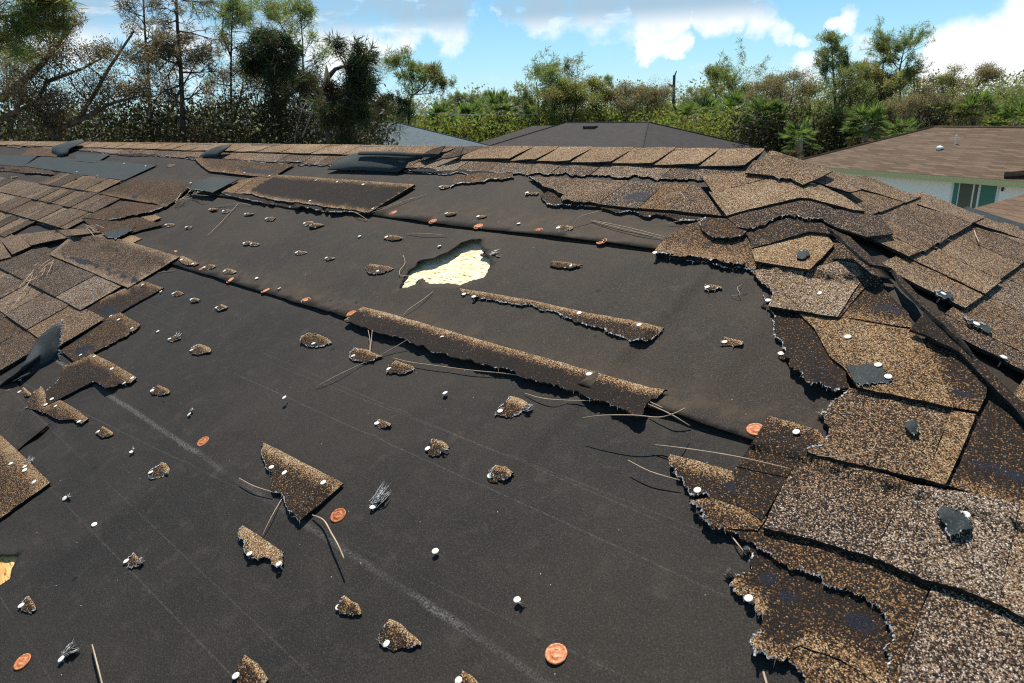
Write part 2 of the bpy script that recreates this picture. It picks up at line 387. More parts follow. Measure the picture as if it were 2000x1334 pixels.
# ---- shingle sheets traced over the roof and laid on it
def jag(pts, amp_t, amp_c, sd):
    """densify a pixel outline; torn edges ('t') get ragged. returns list of (x, y, torn)"""
    out = []; n = len(pts)
    for i in range(n):
        a, c_ = pts[i], pts[(i + 1) % n]; torn = len(a) > 2
        dx, dy = c_[0] - a[0], c_[1] - a[1]; L = math.hypot(dx, dy); k = max(1, int(L / (3.4 if torn else 7)))
        p0, _ = hit(a[0], a[1]); ppm = F / max(.3, (p0 - CAM) @ M[:, 2])
        for j in range(k):
            t = j / k; x, y = a[0] + dx * t, a[1] + dy * t
            am = (amp_t if torn else amp_c) * ppm * (1 if j else .3)
            d = am * (1.7 * noise.noise((x * .035, y * .035, sd)) + .9 * noise.noise((x * .10, y * .10, sd + 3)) + .45 * noise.noise((x * .3, y * .3, sd + 5)) + (.16 * rng.uniform(-1, 1) if torn else 0))
            out.append((x - dy / (L + 1e-9) * d, y + dx / (L + 1e-9) * d, torn))
    return out
def s_of(x, y): return float((hit(x, y, 0, 2)[0] - AP) @ np.array([math.cos(SLOPE), 0, -math.sin(SLOPE)]))
SHN = [0]
def sheet(name, pts, h=.006, th=.0038, R=.6, G=0.0, tb=0.0, bb=0.0, Rb=.82, Rg=None, Gg=None, curls=(), bit=(), nails=(), mat='shingle granules', side='bitumen edge',
          tear=.0045, sp=13, plane=None, fringe=1.0, parent=None, label=None, slope_h=0.0, wav=.0012, back='shingle underside', flat=None):
    SHN[0] += 1; sd = SHN[0] * 3.7
    if h > .006: h = .006 + (h - .006) * .68
    curls = [(a, b_, c_, d * .6) for a, b_, c_, d in curls]
    J = jag(pts, tear, .0007, sd); poly = [(x, y) for x, y, _ in J]; A = np.array(poly)
    x0, y0 = A.min(0); x1, y1 = A.max(0)
    g = [(x + rng.uniform(-.3, .3) * sp, y + rng.uniform(-.3, .3) * sp) for x in np.arange(x0 + sp / 2, x1, sp) for y in np.arange(y0 + sp / 2, y1, sp * .8)]
    if g:
        g = np.array(g); g = g[inside(poly, g)]
        if len(g): g = g[np.array([np.min((A[:, 0] - x) ** 2 + (A[:, 1] - y) ** 2) > (sp * .38) ** 2 for x, y in g], bool)]
        g = [tuple(q) for q in g]
    n0 = len(poly)
    vo, _, fo = delaunay_2d_cdt([Vector(p) for p in poly + list(g)], [(i, (i + 1) % n0) for i in range(n0)], [], 0, 1e-4)[:3]
    Q = np.array([(p.x, p.y) for p in vo]); fo = [f for f in fo if len(f) == 3]
    cen = np.array([Q[list(f)].mean(0) for f in fo]); ok = inside(poly, cen)
    fs = [f for f, k in zip(fo, ok) if k]
    UVp = np.array([uv(*p) for p in poly]); us, vs = UVp[:, 0], UVp[:, 1]; us2, vs2 = np.roll(us, -1), np.roll(vs, -1)
    top = []; nor = []; tone = []
    vmid = vs.mean(); smid = np.mean([s_of(*q) for q in poly]) if plane == 2 else 0
    for x, y in Q:
        u, v = uv(x, y)
        hh = h + (flat if flat is not None else surf(u, v) if plane != 2 else .006) + wav * noise.noise((x * .02, y * .03, sd)) + slope_h * ((v - vmid) if plane != 2 else (smid - s_of(x, y)))
        for cx, cy, rad, lift in curls: hh += lift * math.exp(-((x - cx) ** 2 + (y - cy) ** 2) / rad ** 2)
        hh = max(hh, .0025)
        p, nn = hit(x, y, hh, plane); top.append(p); nor.append(nn)
        k = (us <= u) != (us2 <= u); vt = vs[k] + (u - us[k]) / (us2[k] - us[k] + 1e-12) * (vs2[k] - vs[k])
        hi, lo = (vt.max(), vt.min()) if len(vt) else (v, v)
        f = min(1, max(0, (hi - v) / (hi - lo + 1e-6)))
        r = R + (0 if Rg is None else (Rg - R) * f); gg = G + (0 if Gg is None else (Gg - G) * f)
        jn = .004 * noise.noise((u * 30, v * 30, sd))
        if tb: r = r + (Rb - r) * min(1, max(0, 1.5 - (hi - v + jn) / (tb * .66)))
        if bb: r = r + (Rb - r) * min(1, max(0, 1.5 - (v - lo + jn) / (bb * .66)))
        bi = 0.0
        for bx, by, rx, ry, rot in bit:
            dx, dy = x - bx, y - by; c_, s_ = math.cos(rot), math.sin(rot)
            bi = max(bi, 1 - (((dx * c_ + dy * s_) / rx) ** 2 + ((dy * c_ - dx * s_) / ry) ** 2) * .5)
        tone.append((min(1, max(0, r)), min(1, max(0, gg)), max(0, bi)))
    n = len(top); co = list(top) + [p - q * th for p, q in zip(top, nor)]
    cnt = set()
    for f in fs:
        for i in range(3): cnt.add((f[i], f[(i + 1) % 3]))
    # make the winding face outwards
    a, b_, c_ = (np.array(top[i]) for i in fs[0]); flip = np.cross(b_ - a, c_ - a) @ nor[fs[0][0]] < 0
    fl = [f[::-1] if flip else f for f in fs]; fm = [0] * len(fs)
    fl += [tuple(n + i for i in f) if flip else tuple(n + i for i in f[::-1]) for f in fs]; fm += [2] * len(fs)
    rim = [(i, j) for (i, j) in cnt if (j, i) not in cnt]
    for i, j in rim:
        k = len(co); co += [top[i], top[j], co[n + j], co[n + i]]; tone_ = None
        fl.append((k, k + 1, k + 2, k + 3) if flip else (k + 3, k + 2, k + 1, k)); fm.append(1)
    tn = np.zeros((len(co), 3), np.float32); tn[:n] = tone; tn[n:2 * n] = tone
    o = mesh_obj(name, co, fl, [mat, side, back], parent or house, fm, True, tn)
    if label: o['label'] = label
    # frayed glass mat along the torn edges
    fv = []; ff = []; nJ = len(J); area = sum(poly[i][0] * poly[(i + 1) % nJ][1] - poly[(i + 1) % nJ][0] * poly[i][1] for i in range(nJ)); sg = 1 if area > 0 else -1
    if fringe > 0:
        fh = h + .0009
        def lift_at(x, y):
            hh = (flat if flat is not None else surf(*uv(x, y)) if plane != 2 else .006) + wav * noise.noise((x * .02, y * .03, sd)) + slope_h * ((uv(x, y)[1] - vmid) if plane != 2 else (smid - s_of(x, y)))
            for cx, cy, rad, lift in curls: hh += lift * math.exp(-((x - cx) ** 2 + (y - cy) ** 2) / rad ** 2)
            return max(hh, .0025 - h)
        for i in range(nJ):
            x, y, t = J[i]; X, Y, _ = J[(i + 1) % nJ]
            if not t: continue
            L = math.hypot(X - x, Y - y) + 1e-6; nx, ny = (Y - y) / L * sg, -(X - x) / L * sg
            p0, _ = hit(x, y, h, plane); ppm = F / max(.3, (p0 - CAM) @ M[:, 2])
            dens = max(.06, .42 + 1.1 * noise.noise((x * .022, y * .022, sd + 2)) + .3 * noise.noise((x * .1, y * .1, sd)))
            if rng.random() < min(1, fringe * dens):
                wi, wo = rng.uniform(.0003, .0019) * ppm * fringe, rng.uniform(.0001, .0011) * ppm
                l0 = lift_at(x, y); k = len(fv)
                for (qx, qy, e) in ((x - nx * wi, y - ny * wi, .0003), (X - nx * wi * rng.random(), Y - ny * wi, .0002), (X + nx * wo, Y + ny * wo, -.001), (x + nx * wo * rng.random(), y + ny * wo, -.0006)):
                    fv.append(hit(qx, qy, fh + l0 + e, plane)[0])
                ff.append((k, k + 1, k + 2, k + 3))
            for _ in range((rng.random() < .30 * fringe * dens) if ppm > 560 else 0):
                a_ = math.atan2(ny, nx) + rng.uniform(-1.1, 1.1); ln = rng.uniform(.002, .010) * ppm; k = len(fv); w = .15 + ppm * .00009
                l0 = lift_at(x, y); ex, ey = x + math.cos(a_) * ln, y + math.sin(a_) * ln
                fv.append(hit(x - w * math.sin(a_), y + w * math.cos(a_), fh + l0, plane)[0]); fv.append(hit(x + w * math.sin(a_), y - w * math.cos(a_), fh + l0, plane)[0]); fv.append(hit(ex, ey, fh + l0 + rng.uniform(-.001, .005), plane)[0]); ff.append((k, k + 1, k + 2))
        if ff: mesh_obj('torn_edge', fv, ff, 'glass fibre', o)['kind'] = 'stuff'
    for q in nails: nail(q[0], q[1], o, h + (q[2] if len(q) > 2 else .0012), plane, .12)
    return o

# ---- nails and washers (shared meshes)
def lathe(prof, k=16):
    vs = []; fs = []
    for r, z in prof:
        for j in range(k): vs.append((r * math.cos(2 * math.pi * j / k), r * math.sin(2 * math.pi * j / k), z))
    for i in range(len(prof) - 1):
        for j in range(k): q = (j + 1) % k; fs.append((i * k + j, i * k + q, (i + 1) * k + q, (i + 1) * k + j))
    fs.append(tuple(range(k))[::-1]); fs.append(tuple((len(prof) - 1) * k + j for j in range(k)))
    return vs, fs
def proto(name, prof, mat, k=16):
    v, f = lathe(prof, k); me = bpy.data.meshes.new(name); me.from_pydata(v, [], f); me.materials.append(MATS[mat])
    me.polygons.foreach_set('use_smooth', [True] * len(me.polygons)); return me
NAIL = proto('nail', [(.0016, -.022), (.0016, -.0010), (.0054, -.0009), (.0058, -.0005), (.0057, .0001), (.0050, .0004), (.0028, .0003), (.0005, .0004)], 'galvanised nail')
WASH = proto('washer', [(.0148, -.0022), (.0152, -.0006), (.0147, .0004), (.0128, .0002), (.0115, -.0005), (.0085, -.0003), (.0068, .0012), (.0052, .0014), (.0046, .0006), (.0030, .0009), (.0004, .0011)], 'rusty washer', 22)
def place(me, name, x, y, h, parent, plane=None, tilt=.22, s=1.0):
    h += surf(*uv(x, y)) if plane != 2 else .006
    p, nn = hit(x, y, h, plane); o = bpy.data.objects.new(name, me); col.objects.link(o); o.parent = parent
    z = Vector(nn) + Vector((rng.uniform(-tilt, tilt), rng.uniform(-tilt, tilt), 0)); q = z.normalized().to_track_quat('Z', 'Y')
    o.matrix_local = Matrix.LocRotScale(Vector(p), q, Vector((s, s, s))); return o
def nail(x, y, parent, h=.004, plane=None, tilt=.22): return place(NAIL, 'nail', x, y, h, parent, plane, tilt, rng.uniform(.95, 1.08))
def washer(x, y, parent, h=.006): return place(WASH, 'cap_washer', x, y, h, parent, 1, .10, rng.uniform(.97, 1.04))
# ------------------------------------------------------------------ the roof covering
T = 't'
# ---- main pieces lying on the slope under the ridge and at the left (outlines in photo pixels, laid on the roof plane)
sheet('shingle', [(472, 377), (540, 341), (810, 360), (722, 414, T), (640, 404, T), (540, 390, T)], .016, .010, R=.06, tb=.034, bb=.030, Rb=.70, nails=[(617, 352), (658, 355), (709, 360), (760, 362), (605, 392), (728, 407)], curls=[(800, 362, 40, .006)], fringe=1.3, sp=6)
sheet('shingle', [(425, 373), (473, 378), (540, 391), (722, 416, T), (640, 412, T), (520, 398, T), (440, 380, T)], .008, .006, R=.1, fringe=1.6)
sheet('shingle', [(430, 374), (468, 352), (500, 346), (456, 377)], .010, R=.62)
sheet('shingle', [(457, 377), (501, 346), (537, 342), (474, 379)], .011, R=.55)
sheet('shingle', [(366, 366), (385, 356), (410, 345), (440, 347), (466, 350), (440, 363), (416, 375, T), (395, 373, T), (375, 370, T)], .030, R=.2, mat='shingle underside', curls=[(395, 358, 30, .02)], label='grey green underside of a folded over shingle')
sheet('shingle', [(380, 308), (420, 310), (500, 317), (575, 321), (530, 347), (470, 341), (408, 334), (392, 322, T)], .013, R=.34, bb=.03, Rb=.56, bit=[(490, 333, 50, 4, .1)], nails=[(437, 335), (477, 337), (526, 343)])
sheet('shingle', [(45, 324), (80, 306), (150, 310), (306, 322), (242, 352), (150, 340), (100, 332)], .012, R=.14, mat='shingle underside', bb=.04, Rb=.55, nails=[(284, 324), (242, 319), (150, 335), (190, 342)])
sheet('shingle', [(-40, 303), (75, 303), (44, 325), (-60, 318)], .012, R=.14, mat='shingle underside', bb=.03, Rb=.5)
sheet('shingle', [(-60, 318), (45, 325), (100, 333), (110, 341, T), (60, 338, T), (-60, 328)], .008, R=.3, fringe=1.2)
sheet('shingle', [(147, 300), (216, 301), (186, 318), (147, 314)], .014, R=.16, side='bitumen edge', mat='shingle underside')
sheet('shingle', [(60, 288), (120, 291), (110, 306), (40, 303)], .010, R=.4)
sheet('shingle', [(192, 378), (228, 362), (265, 348), (320, 354), (372, 361), (350, 385), (325, 403, T), (290, 396), (230, 385)], .014, R=.30, bb=.03, Rb=.50, bit=[(270, 386, 55, 4, .22)], nails=[(372, 357)], curls=[(360, 370, 30, .008)])
sheet('shingle', [(160, 425), (200, 408), (245, 393), (325, 403, T), (290, 415, T), (250, 421, T), (215, 430, T), (190, 428)], .018, R=.33, curls=[(240, 412, 30, .018)], fringe=1.4)
sheet('shingle', [(157, 428), (200, 424), (262, 422), (320, 438), (280, 448), (225, 465, T), (200, 456, T), (178, 442, T)], .012, R=.28, curls=[(210, 455, 25, .014)])
sheet('shingle', [(200, 456), (235, 447), (266, 444, T), (245, 457, T), (226, 468, T), (208, 463, T)], .030, R=.1, mat='shingle underside', fringe=1.5)
sheet('shingle', [(275, 424), (302, 419), (315, 425), (297, 433)], .012, R=.72)
sheet('shingle', [(236, 467), (257, 459), (277, 466), (257, 476)], .010, R=.78)
sheet('underlayment', [(235, 476), (262, 462), (290, 455), (330, 480), (349, 500), (300, 492)], .004, .0015, mat='roofing felt', side='roofing felt', back='roofing felt', fringe=0)
big_l = sheet('shingle', [(97, 497), (128, 470), (160, 446), (255, 473), (351, 501), (300, 532), (250, 562), (170, 528)], .017, R=.34, G=.3, tb=.028, bb=.045, Rb=.66, nails=[], sp=11,
      bit=[(125, 499, 11, 5, .4), (152, 507, 12, 5, .4), (170, 512, 9, 5, .4), (192, 518, 10, 5, .4), (215, 528, 11, 5, .4), (240, 537, 10, 5, .4), (262, 547, 10, 5, .4)], curls=[(130, 480, 60, .010)], label='large shingle with a row of tar dots near its lower edge')
sheet('shingle_scrap', [(345, 503), (356, 500), (389, 514), (380, 519, T), (360, 515, T)], .006, R=.5, tb=.02, nails=[(354, 507), (376, 515)])
sheet('underlayment', [(-40, 750), (32, 745), (52, 785), (60, 800), (97, 828), (66, 852), (33, 880), (-40, 930)], .005, .0015, mat='roofing felt', side='roofing felt', back='roofing felt', fringe=0, curls=[(80, 845, 30, .012)])
# headlap pieces at the ends of the left courses
sheet('shingle', [(258, 557), (276, 548), (320, 562), (307, 569), (255, 598), (205, 629), (160, 608), (210, 578)], .007, R=.16, tb=.028, bb=0, Rb=.72, bit=[(213, 607, 20, 9, -.4)], nails=[(278, 556), (314, 569), (216, 617)])
sheet('shingle', [(217, 616), (235, 610), (274, 634), (264, 644, T), (205, 677), (147, 709), (120, 686), (170, 655)], .009, R=.28, tb=.03, Rb=.62, bit=[(165, 684, 20, 10, -.3)], nails=[(231, 624), (257, 641), (157, 693)])
sheet('shingle', [(125, 715, T), (118, 735, T), (91, 762, T), (92, 791), (180, 746, T), (205, 759, T), (258, 745), (267, 737), (225, 712), (182, 690), (160, 701)], .010, R=.13, tb=.034, Rb=.74, nails=[(184, 696), (218, 720), (258, 738), (242, 748), (101, 779), (89, 790)], curls=[(205, 755, 25, .014)], fringe=.9)
sheet('shingle', [(80, 754), (88, 764), (92, 792), (118, 781), (150, 800), (173, 817), (160, 827, T), (147, 823, T), (95, 811, T), (48, 797, T), (58, 775, T)], .008, R=.22, tb=.03, Rb=.7, nails=[(108, 793), (154, 823)])
sheet('shingle', [(-160, 700), (0, 848), (48, 893), (98, 942), (50, 976), (0, 1012), (-160, 1125)], .009, R=.36, tb=.045, Rb=.74, nails=[(21, 905), (48, 911), (66, 941)], label='large shingle cut off by the left edge of the photo')
# curled flap, underside up
fl = [(-20, 765, .004), (0, 752, .012), (37, 735, .006), (70, 722, .006), (117, 700, .004), (117, 660, .045), (122, 624, .085), (95, 645, .070), (72, 662, .060), (55, 695, .05), (42, 722, .045), (10, 742, .03)]
flv = [hit(x, y, h, 1)[0] for x, y, h in fl]; cm = hit(85, 690, .035, 1)[0]; cm2 = hit(45, 728, .022, 1)[0]; cm3 = hit(95, 672, .052, 1)[0]
vs = flv + [cm, cm2, cm3]; fcs = [(0, 1, 13), (0, 13, 2), (2, 13, 12), (2, 12, 3), (3, 12, 4), (4, 12, 14), (4, 14, 5), (5, 14, 6), (6, 14, 7), (7, 14, 12), (7, 12, 8), (8, 12, 9), (9, 12, 10), (10, 12, 13), (10, 13, 11), (11, 13, 1)]
o = mesh_obj('shingle', vs, fcs, 'shingle underside', house, smooth=True)
o['label'] = 'curled shingle flap standing up with its dark underside showing'
for md in ('SUBSURF', 'SOLIDIFY'):
    q = o.modifiers.new(md.lower(), md)
    if md == 'SUBSURF': q.levels = q.render_levels = 2; q.subdivision_type = 'CATMULL_CLARK'
    else: q.thickness = .0035
e = [(117, 700), (115, 680), (118, 660), (120, 640), (122, 625)]
fv = []; ff = []
for i in range(60):
    t = rng.random() * 3.99; k = int(t); t -= k; x = e[k][0] + (e[k + 1][0] - e[k][0]) * t; y = e[k][1] + (e[k + 1][1] - e[k][1]) * t; hh = .004 + .08 * (700 - y) / 76
    q = len(fv); fv += [hit(x - 3, y - 2, hh, 1)[0], hit(x - 2, y + 3, hh, 1)[0], hit(x + rng.uniform(0, 4), y + rng.uniform(-4, 4), hh + .003, 1)[0]]; ff.append((q, q + 1, q + 2))
mesh_obj('torn_edge', fv, ff, 'glass fibre', o)['kind'] = 'stuff'

# ---- regular courses at the far left
def row(v0, v1, u0, u1, wmin, wmax, h, seed, R=(.30, .58), G=(.1, .5), skip=None, plane=1):
    r = random.Random(seed); u = u1
    while u > u0:
        w = r.uniform(wmin, wmax) * (1 + .6 * (u < -6)); ua = max(u0, u - w); gap = .005
        P4 = [px_of(pt(a, c_, h)) for a, c_ in ((ua + gap, v1), (u - gap * .2, v1), (u - gap * .2, v0), (ua + gap, v0))]
        tooth = r.random() < .5
        sheet('shingle', P4, h + (.005 if tooth else 0), .004 + (.005 if tooth else 0), R=r.uniform(*R) - (.10 if tooth else -.06), G=r.uniform(*G), Gg=r.uniform(*G), plane=plane, fringe=0, sp=16, slope_h=-.04, tear=.002)
        u = ua
def u_at(x, y): return uv(x, y)[0]
row(1.14, 1.335, u_at(72, 362), u_at(195, 378), .10, .24, .010, 1)
row(.955, 1.14, -8.0, u_at(192, 415), .10, .24, .012, 2)
row(.775, .96, -7.0, u_at(175, 430), .10, .24, .013, 3)
row(.585, .78, -6.2, u_at(40, 452), .12, .28, .012, 4)
row(.405, .62, -5.4, u_at(249, 560), .22, .40, .0135, 5, R=(.34, .56), G=(.2, .7))
row(.235, .42, -4.8, u_at(205, 631), .22, .40, .014, 6, R=(.36, .6), G=(.1, .7))
row(.065, .25, -4.3, u_at(100, 672), .22, .40, .012, 7, R=(.34, .5))
# the first course under the ridge caps, its lower edge torn along the whole length
def t1_row():
    r = random.Random(5)
    cut = [(-9.6, 1.70), (-7.88, 1.69), (-6.0, 1.655), (-4.56, 1.643), (-3.3, 1.632), (-2.9, 1.63), (-2.2, 1.622), (-1.73, 1.63), (-1.08, 1.635), (-.92, 1.632)]
    us = [-9.6, -8.9, -8.1, -7.4]
    while us[-1] < -1.15: us.append(us[-1] + r.uniform(.14, .34))
    us[-1] = -.93
    f = lambda u: np.interp(u, [c_[0] for c_ in cut], [c_[1] for c_ in cut])
    for a, c_ in zip(us[:-1], us[1:]):
        q = [px_of(pt(u, v, .012)) for u, v in ((a + .004, VR - .08), (c_, VR - .08), (c_, f(c_)), (a + .004, f(a)))]
        q = [q[0], q[1], (*q[2], T), q[3]]
        sheet('shingle', q, .006, .009, R=r.uniform(.40, .66), G=r.uniform(.1, .5), plane=1, tear=.006, fringe=1.35, sp=16)
t1_row()
# second torn layer peeping out below it
for a, c_, v in ((-4.6, -3.35, 1.628), (-3.25, -2.95, 1.622), (-2.42, -1.78, 1.606), (-6.3, -4.7, 1.64)):
    q = [px_of(pt(u, w, .006)) for u, w in ((a, 1.70), (c_, 1.70), (c_, v), (a, v))]
    sheet('shingle', [q[0], q[1], (*q[2], T), q[3]], .005, .005, R=.12, plane=1, tear=.007, fringe=1.5, sp=16)

# ---- right of the bare patch
sheet('shingle', [(880, 365, T), (893, 359, T), (940, 354, T), (1003, 346), (1000, 338), (930, 338), (890, 345)], .008, .006, R=.42, fringe=1.6, tear=.005)
sheet('shingle', [(1055, 382), (1083, 366), (1110, 378), (1250, 398), (1350, 408), (1415, 421), (1378, 432, T), (1310, 424, T), (1250, 418, T), (1175, 408, T), (1110, 402, T), (1068, 399, T), (1064, 391, T)], .010, .008, R=.2, fringe=1.7, tear=.005)
for q, R_, G_ in (([(1032, 344), (1228, 353), (1167, 398, T), (1096, 388, T), (1103, 380, T), (1082, 367, T), (1064, 364, T)], .5, .25), ([(1230, 353), (1300, 357), (1245, 407), (1168, 398)], .40, .5),
                  ([(1301, 357), (1348, 360), (1306, 410), (1247, 406)], .56, .0), ([(1349, 360), (1362, 362), (1390, 392), (1418, 422), (1360, 416), (1307, 410)], .52, .25)):
    sheet('shingle', q, .019, .010, R=R_, G=G_, fringe=1.2, curls=[(1100, 385, 40, .01)], bit=[(1250, 385, 30, 9, 0)] if q[0][0] == 1230 else [])
sheet('shingle', [(1365, 433, T), (1378, 424), (1425, 428), (1462, 447), (1450, 461, T), (1425, 466, T), (1390, 463, T), (1372, 450, T)], .022, .004, R=.30, curls=[(1420, 455, 35, .012)], fringe=1.1, tear=.003)
sheet('shingle', [(1278, 490), (1288, 477), (1310, 458), (1334, 440), (1372, 430), (1462, 448), (1480, 470), (1500, 508), (1475, 525, T), (1420, 512, T), (1370, 502, T), (1310, 496, T)], .011, .009, R=.42, bb=.05, Rb=.70, bit=[(1345, 472, 13, 4, .1), (1378, 477, 12, 4, .1)], nails=[(1279, 493)], fringe=1.5, tear=.006)
sheet('shingle', [(1290, 497), (1370, 505), (1475, 527), (1487, 535, T), (1480, 529, T), (1370, 512, T), (1300, 500, T)], .006, .005, R=.15, fringe=1.8, plane=1)
# base layers of the right courses (dark headlaps), then the tabs on top
sheet('shingle', [(1460, 470), (1600, 455), (1640, 470), (1700, 512), (1730, 560), (1690, 560), (1640, 620), (1530, 600), (1500, 560), (1480, 520)], .008, .006, R=.30, G=.2, plane=1, slope_h=-.045)
sheet('shingle', [(1467, 486), (1540, 467), (1607, 450), (1629, 477), (1607, 502), (1581, 526), (1530, 519), (1475, 510)], .017, .005, R=.74, plane=1, label='tan shingle tab with a dark scrap nailed to it', curls=[(1590, 520, 30, .006)], slope_h=-.045)
sheet('shingle', [(1473, 527, T), (1487, 552, T), (1508, 571, T), (1502, 598), (1560, 607), (1636, 619), (1660, 580), (1687, 541), (1672, 515), (1640, 508), (1590, 522), (1540, 520)], .0165, .006, R=.66, G=.35, plane=1, nails=[(1600, 572)], fringe=1.3, tear=.006, slope_h=-.045)
sheet('shingle', [(1638, 618), (1672, 564), (1687, 542), (1712, 548), (1742, 580), (1775, 612), (1782, 640), (1715, 630)], .010, .005, R=.20, bb=.04, Rb=.55, bit=[(1735, 604, 40, 5, .15)], nails=[(1744, 629)], plane=1, slope_h=-.045)
sheet('shingle', [(1505, 607, T), (1495, 600, T), (1490, 575, T), (1508, 572), (1560, 607), (1640, 620), (1620, 640), (1650, 720), (1657, 757), (1640, 760, T), (1582, 746, T), (1542, 715, T), (1512, 637, T)], .011, .007, R=.17, plane=1, nails=[(1500, 586)], curls=[(1575, 735, 35, .012)], fringe=1.5, tear=.008, slope_h=-.045)
sheet('shingle', [(1560, 612), (1635, 619), (1710, 632), (1777, 643), (1800, 662), (1825, 710), (1848, 757), (1862, 796), (1770, 776), (1675, 756), (1652, 722), (1620, 695), (1590, 640)], .0185, .0055, R=.62, plane=1, nails=[(1656, 657)], label='orange brown shingle with a dark green patch nailed on', slope_h=-.045)
sheet('shingle', [(1800, 661), (1835, 668), (1872, 682), (1930, 746), (1924, 777), (1910, 804), (1863, 795), (1848, 757), (1826, 712)], .012, .005, R=.22, bb=.03, Rb=.5, bit=[(1880, 768, 40, 6, .15)], nails=[(1887, 777)], plane=1, slope_h=-.045)
sheet('shingle', [(1657, 757, T), (1631, 785, T), (1603, 807, T), (1617, 857, T), (1598, 873, T), (1575, 882), (1660, 903), (1810, 936), (1832, 870), (1857, 801), (1770, 780)], .0175, .006, R=.50, G=.15, plane=1, fringe=1.3, tear=.006, curls=[(1610, 812, 30, .008)], slope_h=-.045)
sheet('shingle', [(1858, 801), (1907, 809), (1880, 875), (1846, 947), (1809, 937), (1833, 872)], .021, .008, R=.60, plane=1, slope_h=-.045)
sheet('shingle', [(1905, 806), (1928, 780), (1960, 800), (2080, 900), (2110, 1020), (1985, 985), (1848, 948), (1880, 880)], .011, .005, R=.16, bb=.03, Rb=.5, bit=[(1930, 912, 40, 8, .25), (1985, 930, 30, 8, .25)], plane=1, slope_h=-.045)
sheet('shingle', [(1502, 812), (1548, 824), (1597, 839), (1612, 858, T), (1580, 884), (1547, 916), (1488, 1016), (1440, 985), (1432, 921)], .010, .006, R=.21, tb=.022, Rb=.66, nails=[(1555, 843)], plane=1, slope_h=-.045)
sheet('shingle', [(1307, 887, T), (1320, 925, T), (1335, 947, T), (1362, 965, T), (1386, 972), (1430, 1000), (1480, 1005), (1490, 960), (1470, 930), (1430, 920), (1370, 902)], .012, .006, R=.17, tb=.032, Rb=.74, bit=[(1440, 953, 30, 10, .2)], nails=[(1362, 957)], plane=1, curls=[(1310, 890, 25, .010)], fringe=1.6, tear=.006, slope_h=-.045)
sheet('shingle', [(1350, 978, T), (1360, 990, T), (1372, 1012, T), (1407, 1032), (1480, 1036), (1498, 1010), (1440, 988), (1385, 972)], .017, .010, R=.40, tb=.02, Rb=.62, plane=1, curls=[(1360, 985, 25, .012)], fringe=1.9, tear=.008, slope_h=-.045)
sheet('shingle', [(1576, 883), (1680, 909), (1782, 943), (1742, 1012), (1703, 1088), (1600, 1056), (1489, 1030), (1515, 975), (1547, 917)], .0195, .0065, R=.44, G=.1, Gg=.68, plane=1, label='large shingle tab fading from brown to weathered grey', slope_h=-.045)
sheet('shingle', [(1781, 946), (1836, 952), (1925, 968), (1992, 984), (1975, 1060), (1960, 1133), (1949, 1180), (1880, 1150), (1800, 1130), (1704, 1088), (1742, 1014)], .022, .008, R=.58, G=.6, Gg=.55, plane=1, slope_h=-.045)
sheet('shingle', [(1993, 985), (2120, 1020), (2100, 1260), (1950, 1180), (1961, 1133), (1976, 1060)], .020, .006, R=.62, G=.1, Gg=.4, plane=1, slope_h=-.045)
sheet('shingle', [(1366, 1010, T), (1415, 1035, T), (1440, 1041, T), (1470, 1060, T), (1538, 1100, T), (1583, 1123, T), (1711, 1181, T), (1735, 1225, T), (1740, 1283, T), (1733, 1350), (1750, 1350), (1762, 1295), (1797, 1200), (1818, 1142), (1710, 1085), (1600, 1050), (1500, 1024), (1420, 1012)], .0155, .007, R=.35, plane=1, fringe=1.2, tear=.005, curls=[(1380, 1018, 40, .012)], slope_h=-.045)
sheet('shingle', [(1820, 1142), (1949, 1182), (2140, 1260), (2120, 1430), (1740, 1380), (1763, 1295), (1798, 1200)], .017, .006, R=.52, G=.4, Gg=.7, plane=1, slope_h=-.045)
sheet('shingle', [(1450, 1066, T), (1466, 1090, T), (1455, 1118, T), (1428, 1128, T), (1438, 1155, T), (1462, 1180, T), (1492, 1206), (1484, 1228, T), (1474, 1245, T), (1470, 1266, T), (1540, 1290), (1547, 1268), (1563, 1260), (1640, 1287), (1740, 1350), (1760, 1300), (1740, 1200), (1600, 1110), (1500, 1060)], .009, .007, R=.15, bb=.036, Rb=.62, plane=1, bit=[(1540, 1165, 22, 10, .3), (1680, 1215, 34, 16, .4), (1500, 1130, 16, 10, .3)], nails=[(1462, 1168, .006)], fringe=1.5, tear=.008, curls=[(1470, 1265, 25, .010)], slope_h=-.045)
sheet('shingle', [(1541, 1291), (1548, 1270), (1563, 1262), (1640, 1289), (1745, 1352), (1640, 1420), (1590, 1350, T), (1560, 1312, T)], .011, .009, R=.50, plane=1, slope_h=-.045)
sheet('shingle_scrap', [(1653, 715), (1700, 710), (1722, 712), (1727, 728), (1743, 737), (1742, 743, T), (1700, 752, T), (1680, 753, T), (1668, 745)], .026, .003, mat='shingle underside', plane=1, nails=[(1715, 712), (1735, 735)], curls=[(1690, 748, 15, .006)], label='dark green scrap nailed on the orange brown shingle')
sheet('shingle_scrap', [(1556, 497, T), (1560, 490, T), (1578, 488, T), (1581, 493, T), (1568, 504, T), (1557, 504, T)], .026, .006, mat='shingle underside', plane=1, nails=[(1561, 498)], curls=[(1568, 496, 10, .010)])
sheet('shingle_scrap', [(1770, 828, T), (1780, 824, T), (1791, 828, T), (1792, 842, T), (1784, 851, T), (1776, 842, T)], .025, .005, mat='shingle underside', plane=1, nails=[(1784, 839)], curls=[(1780, 830, 12, .012)])
